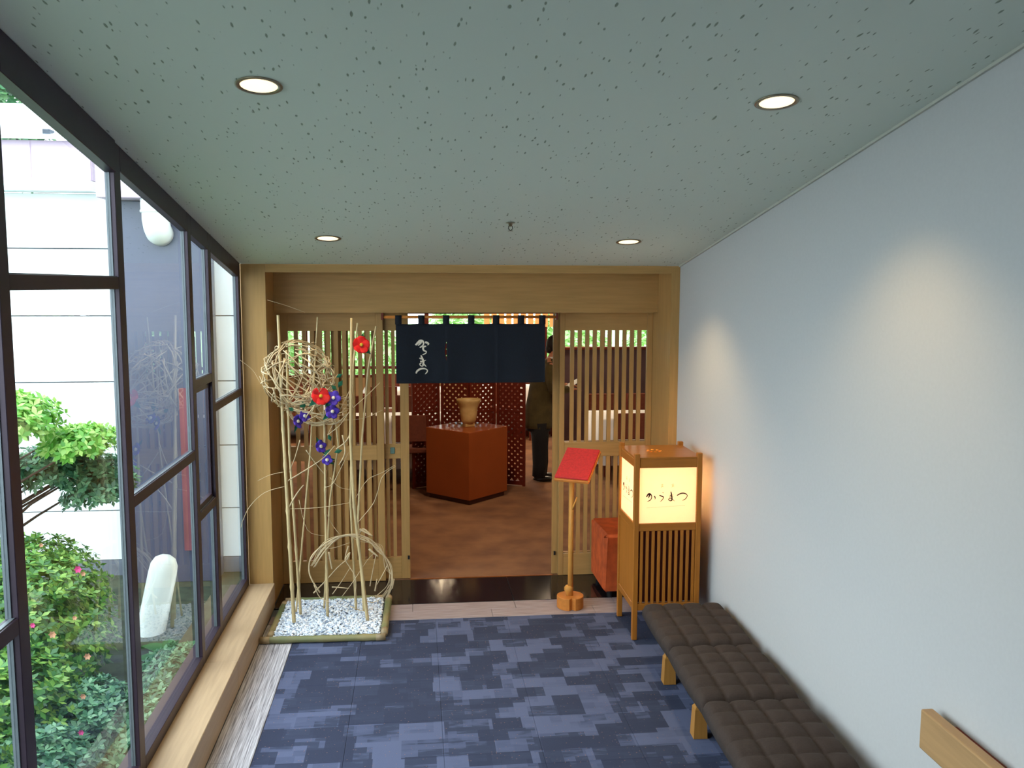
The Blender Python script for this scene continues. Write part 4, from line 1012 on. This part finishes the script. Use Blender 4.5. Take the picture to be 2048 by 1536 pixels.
body = skinned('body', J, Bn, 'skin', pe)
for sy_, wr in ((-1, (.30, -.14, 1.10)), (1, (.30, .12, 1.12))):
    H_ = []; E_ = []; H_.append((wr[0]-.01, wr[1], wr[2], .026)); H_.append((wr[0]+.06, wr[1], wr[2]+.005, (.036, .016))); E_.append((0, 1)); 
    for k in range(4):
        n0 = len(H_); yo = (k-1.5)*.019; L1 = (.040, .046, .043, .034)[k]
        H_ += [(wr[0]+.085, wr[1]+yo, wr[2]+.006, .009), (wr[0]+.085+L1, wr[1]+yo*1.05, wr[2]-.004, .008), (wr[0]+.085+L1*1.5, wr[1]+yo, wr[2]-.022, .007)]; E_ += [(1, n0), (n0, n0+1), (n0+1, n0+2)]
    n0 = len(H_); H_ += [(wr[0]+.03, wr[1]-sy_*.034, wr[2]+.012, .010), (wr[0]+.065, wr[1]-sy_*.046, wr[2]+.016, .008)]; E_ += [(0, n0), (n0, n0+1)]
    skinned('hand', H_, E_, 'skin', pe, 1)
hd = MB(); hd.ball((.175, 0, 1.60), (.088, .074, .112), 20, 14)
hd.add([(.255, -.014, 1.60), (.255, .014, 1.60), (.287, 0, 1.582), (.258, 0, 1.625), (.255, 0, 1.575)], [(0, 2, 3), (3, 2, 1), (0, 4, 2), (4, 1, 2)])
for s in (-1, 1): hd.ball((.17, s*.074, 1.595), (.018, .010, .030), 8, 6)
hd.build('face', 'skin', pe, True)
fe = MB()
for s in (-1, 1): fe.ball((.245, s*.030, 1.612), (.010, .012, .007), 8, 6)
fe.build('eyes', 'hair', pe, True); MB().ball((.250, 0, 1.548), (.010, .022, .006), 8, 6).build('mouth', 'rust', pe, True)
MB().ball((.150, 0, 1.625), (.098, .086, .108), 18, 12).ball((.09, 0, 1.57), (.045, .06, .06), 12, 8).build('hair', 'hair', pe, True)
def rings(name, rg, mat, sub=True):   # rings: (cx, cy, z, rx, ry)
    n = 20; vs = [(cx+rx*math.cos(2*PI*k/n)*(1+.015*math.sin(4*PI*k/n*2)), cy+ry*math.sin(2*PI*k/n), z) for cx, cy, z, rx, ry in rg for k in range(n)]; m = len(rg)
    return MB().add(vs, [(i*n+k, i*n+(k+1) % n, (i+1)*n+(k+1) % n, (i+1)*n+k) for i in range(m-1) for k in range(n)]+[tuple(range(n))[::-1], tuple(range((m-1)*n, m*n))]).build(name, mat, pe, True)
rings('jacket', [(-.04, 0, .64, .178, .192), (-.04, 0, .70, .175, .19), (-.03, 0, .86, .164, .178), (-.01, 0, 1.02, .152, .168), (.02, 0, 1.18, .155, .18), (.055, 0, 1.30, .15, .20), (.08, 0, 1.38, .125, .195), (.105, 0, 1.43, .085, .12), (.12, 0, 1.455, .062, .065)], 'olive')
for sy_, hz in ((-1, 1.10), (1, 1.12)):
    MB().tube([(.07, sy_*.13, 1.375), (.075, sy_*.19, 1.33), (.085, sy_*.215, 1.20), (.10, sy_*.22, 1.11), (.17, sy_*.19, hz-.005), (.29, sy_*(.14 if sy_ < 0 else .12), hz)], [.065, .072, .064, .060, .055, .045], 12).build('sleeve', 'olive', pe, True)
rings('trousers', [(-.03, -.005, .60, .145, .16), (-.03, 0, .72, .15, .165), (-.03, 0, .90, .13, .14)], 'black')
for cx, cy in ((-.03, -.10), (.02, .10)):
    MB().tube([(-.03, cy*.8, .70), (cx*.5-.01, cy*.95, .48), (cx, cy, .2), (cx-.01, cy, .065)], [.115, .098, .082, .078], 14).build('trouser_leg', 'black', pe, True)
MB().lathe([(.060, 1.435), (.067, 1.45), (.060, 1.475), (.055, 1.47)], (.125, 0, 0), 18).build('collar', 'paper_flat', pe, True)
for (x, y) in ((-.03, -.10), (.02, .10)):
    MB().ball((x+.055, y, .035), (.135, .046, .034), 14, 8).ball((x-.01, y, .06), (.06, .042, .05), 12, 8).build('shoe', 'shoe', pe, True)
pap = empty('held_papers', (1.84, 10.44, 1.155), label='white papers held in front of the person', category='papers'); pap.rotation_euler = (0, -.5, 0)
MB().box(-.09, .09, -.13, .13, -.002, .002).build('sheet', 'paper_flat', pap)

for k, (x, y) in enumerate(((.6, 8.3), (2.0, 12.2), (-1.6, 12.2), (.4, 14.6), (3.4, 9.2), (3.6, 14.6))):
    o = empty('ceiling_lamp', (x, y, 2.6), label='round warm ceiling lamp in the dining room, '+('just inside the doorway', 'over the low partition', 'over the left tables', 'before the far windows', 'behind the right grille door', 'in the far right corner')[k], category='lamp', group='dining room ceiling lamps')
    MB().lathe([(.17, -.074), (.20, -.074), (.20, -.001), (.17, -.001)], (0, 0, 0), 24).build('lamp_rim', 'dkmetal', o, True)
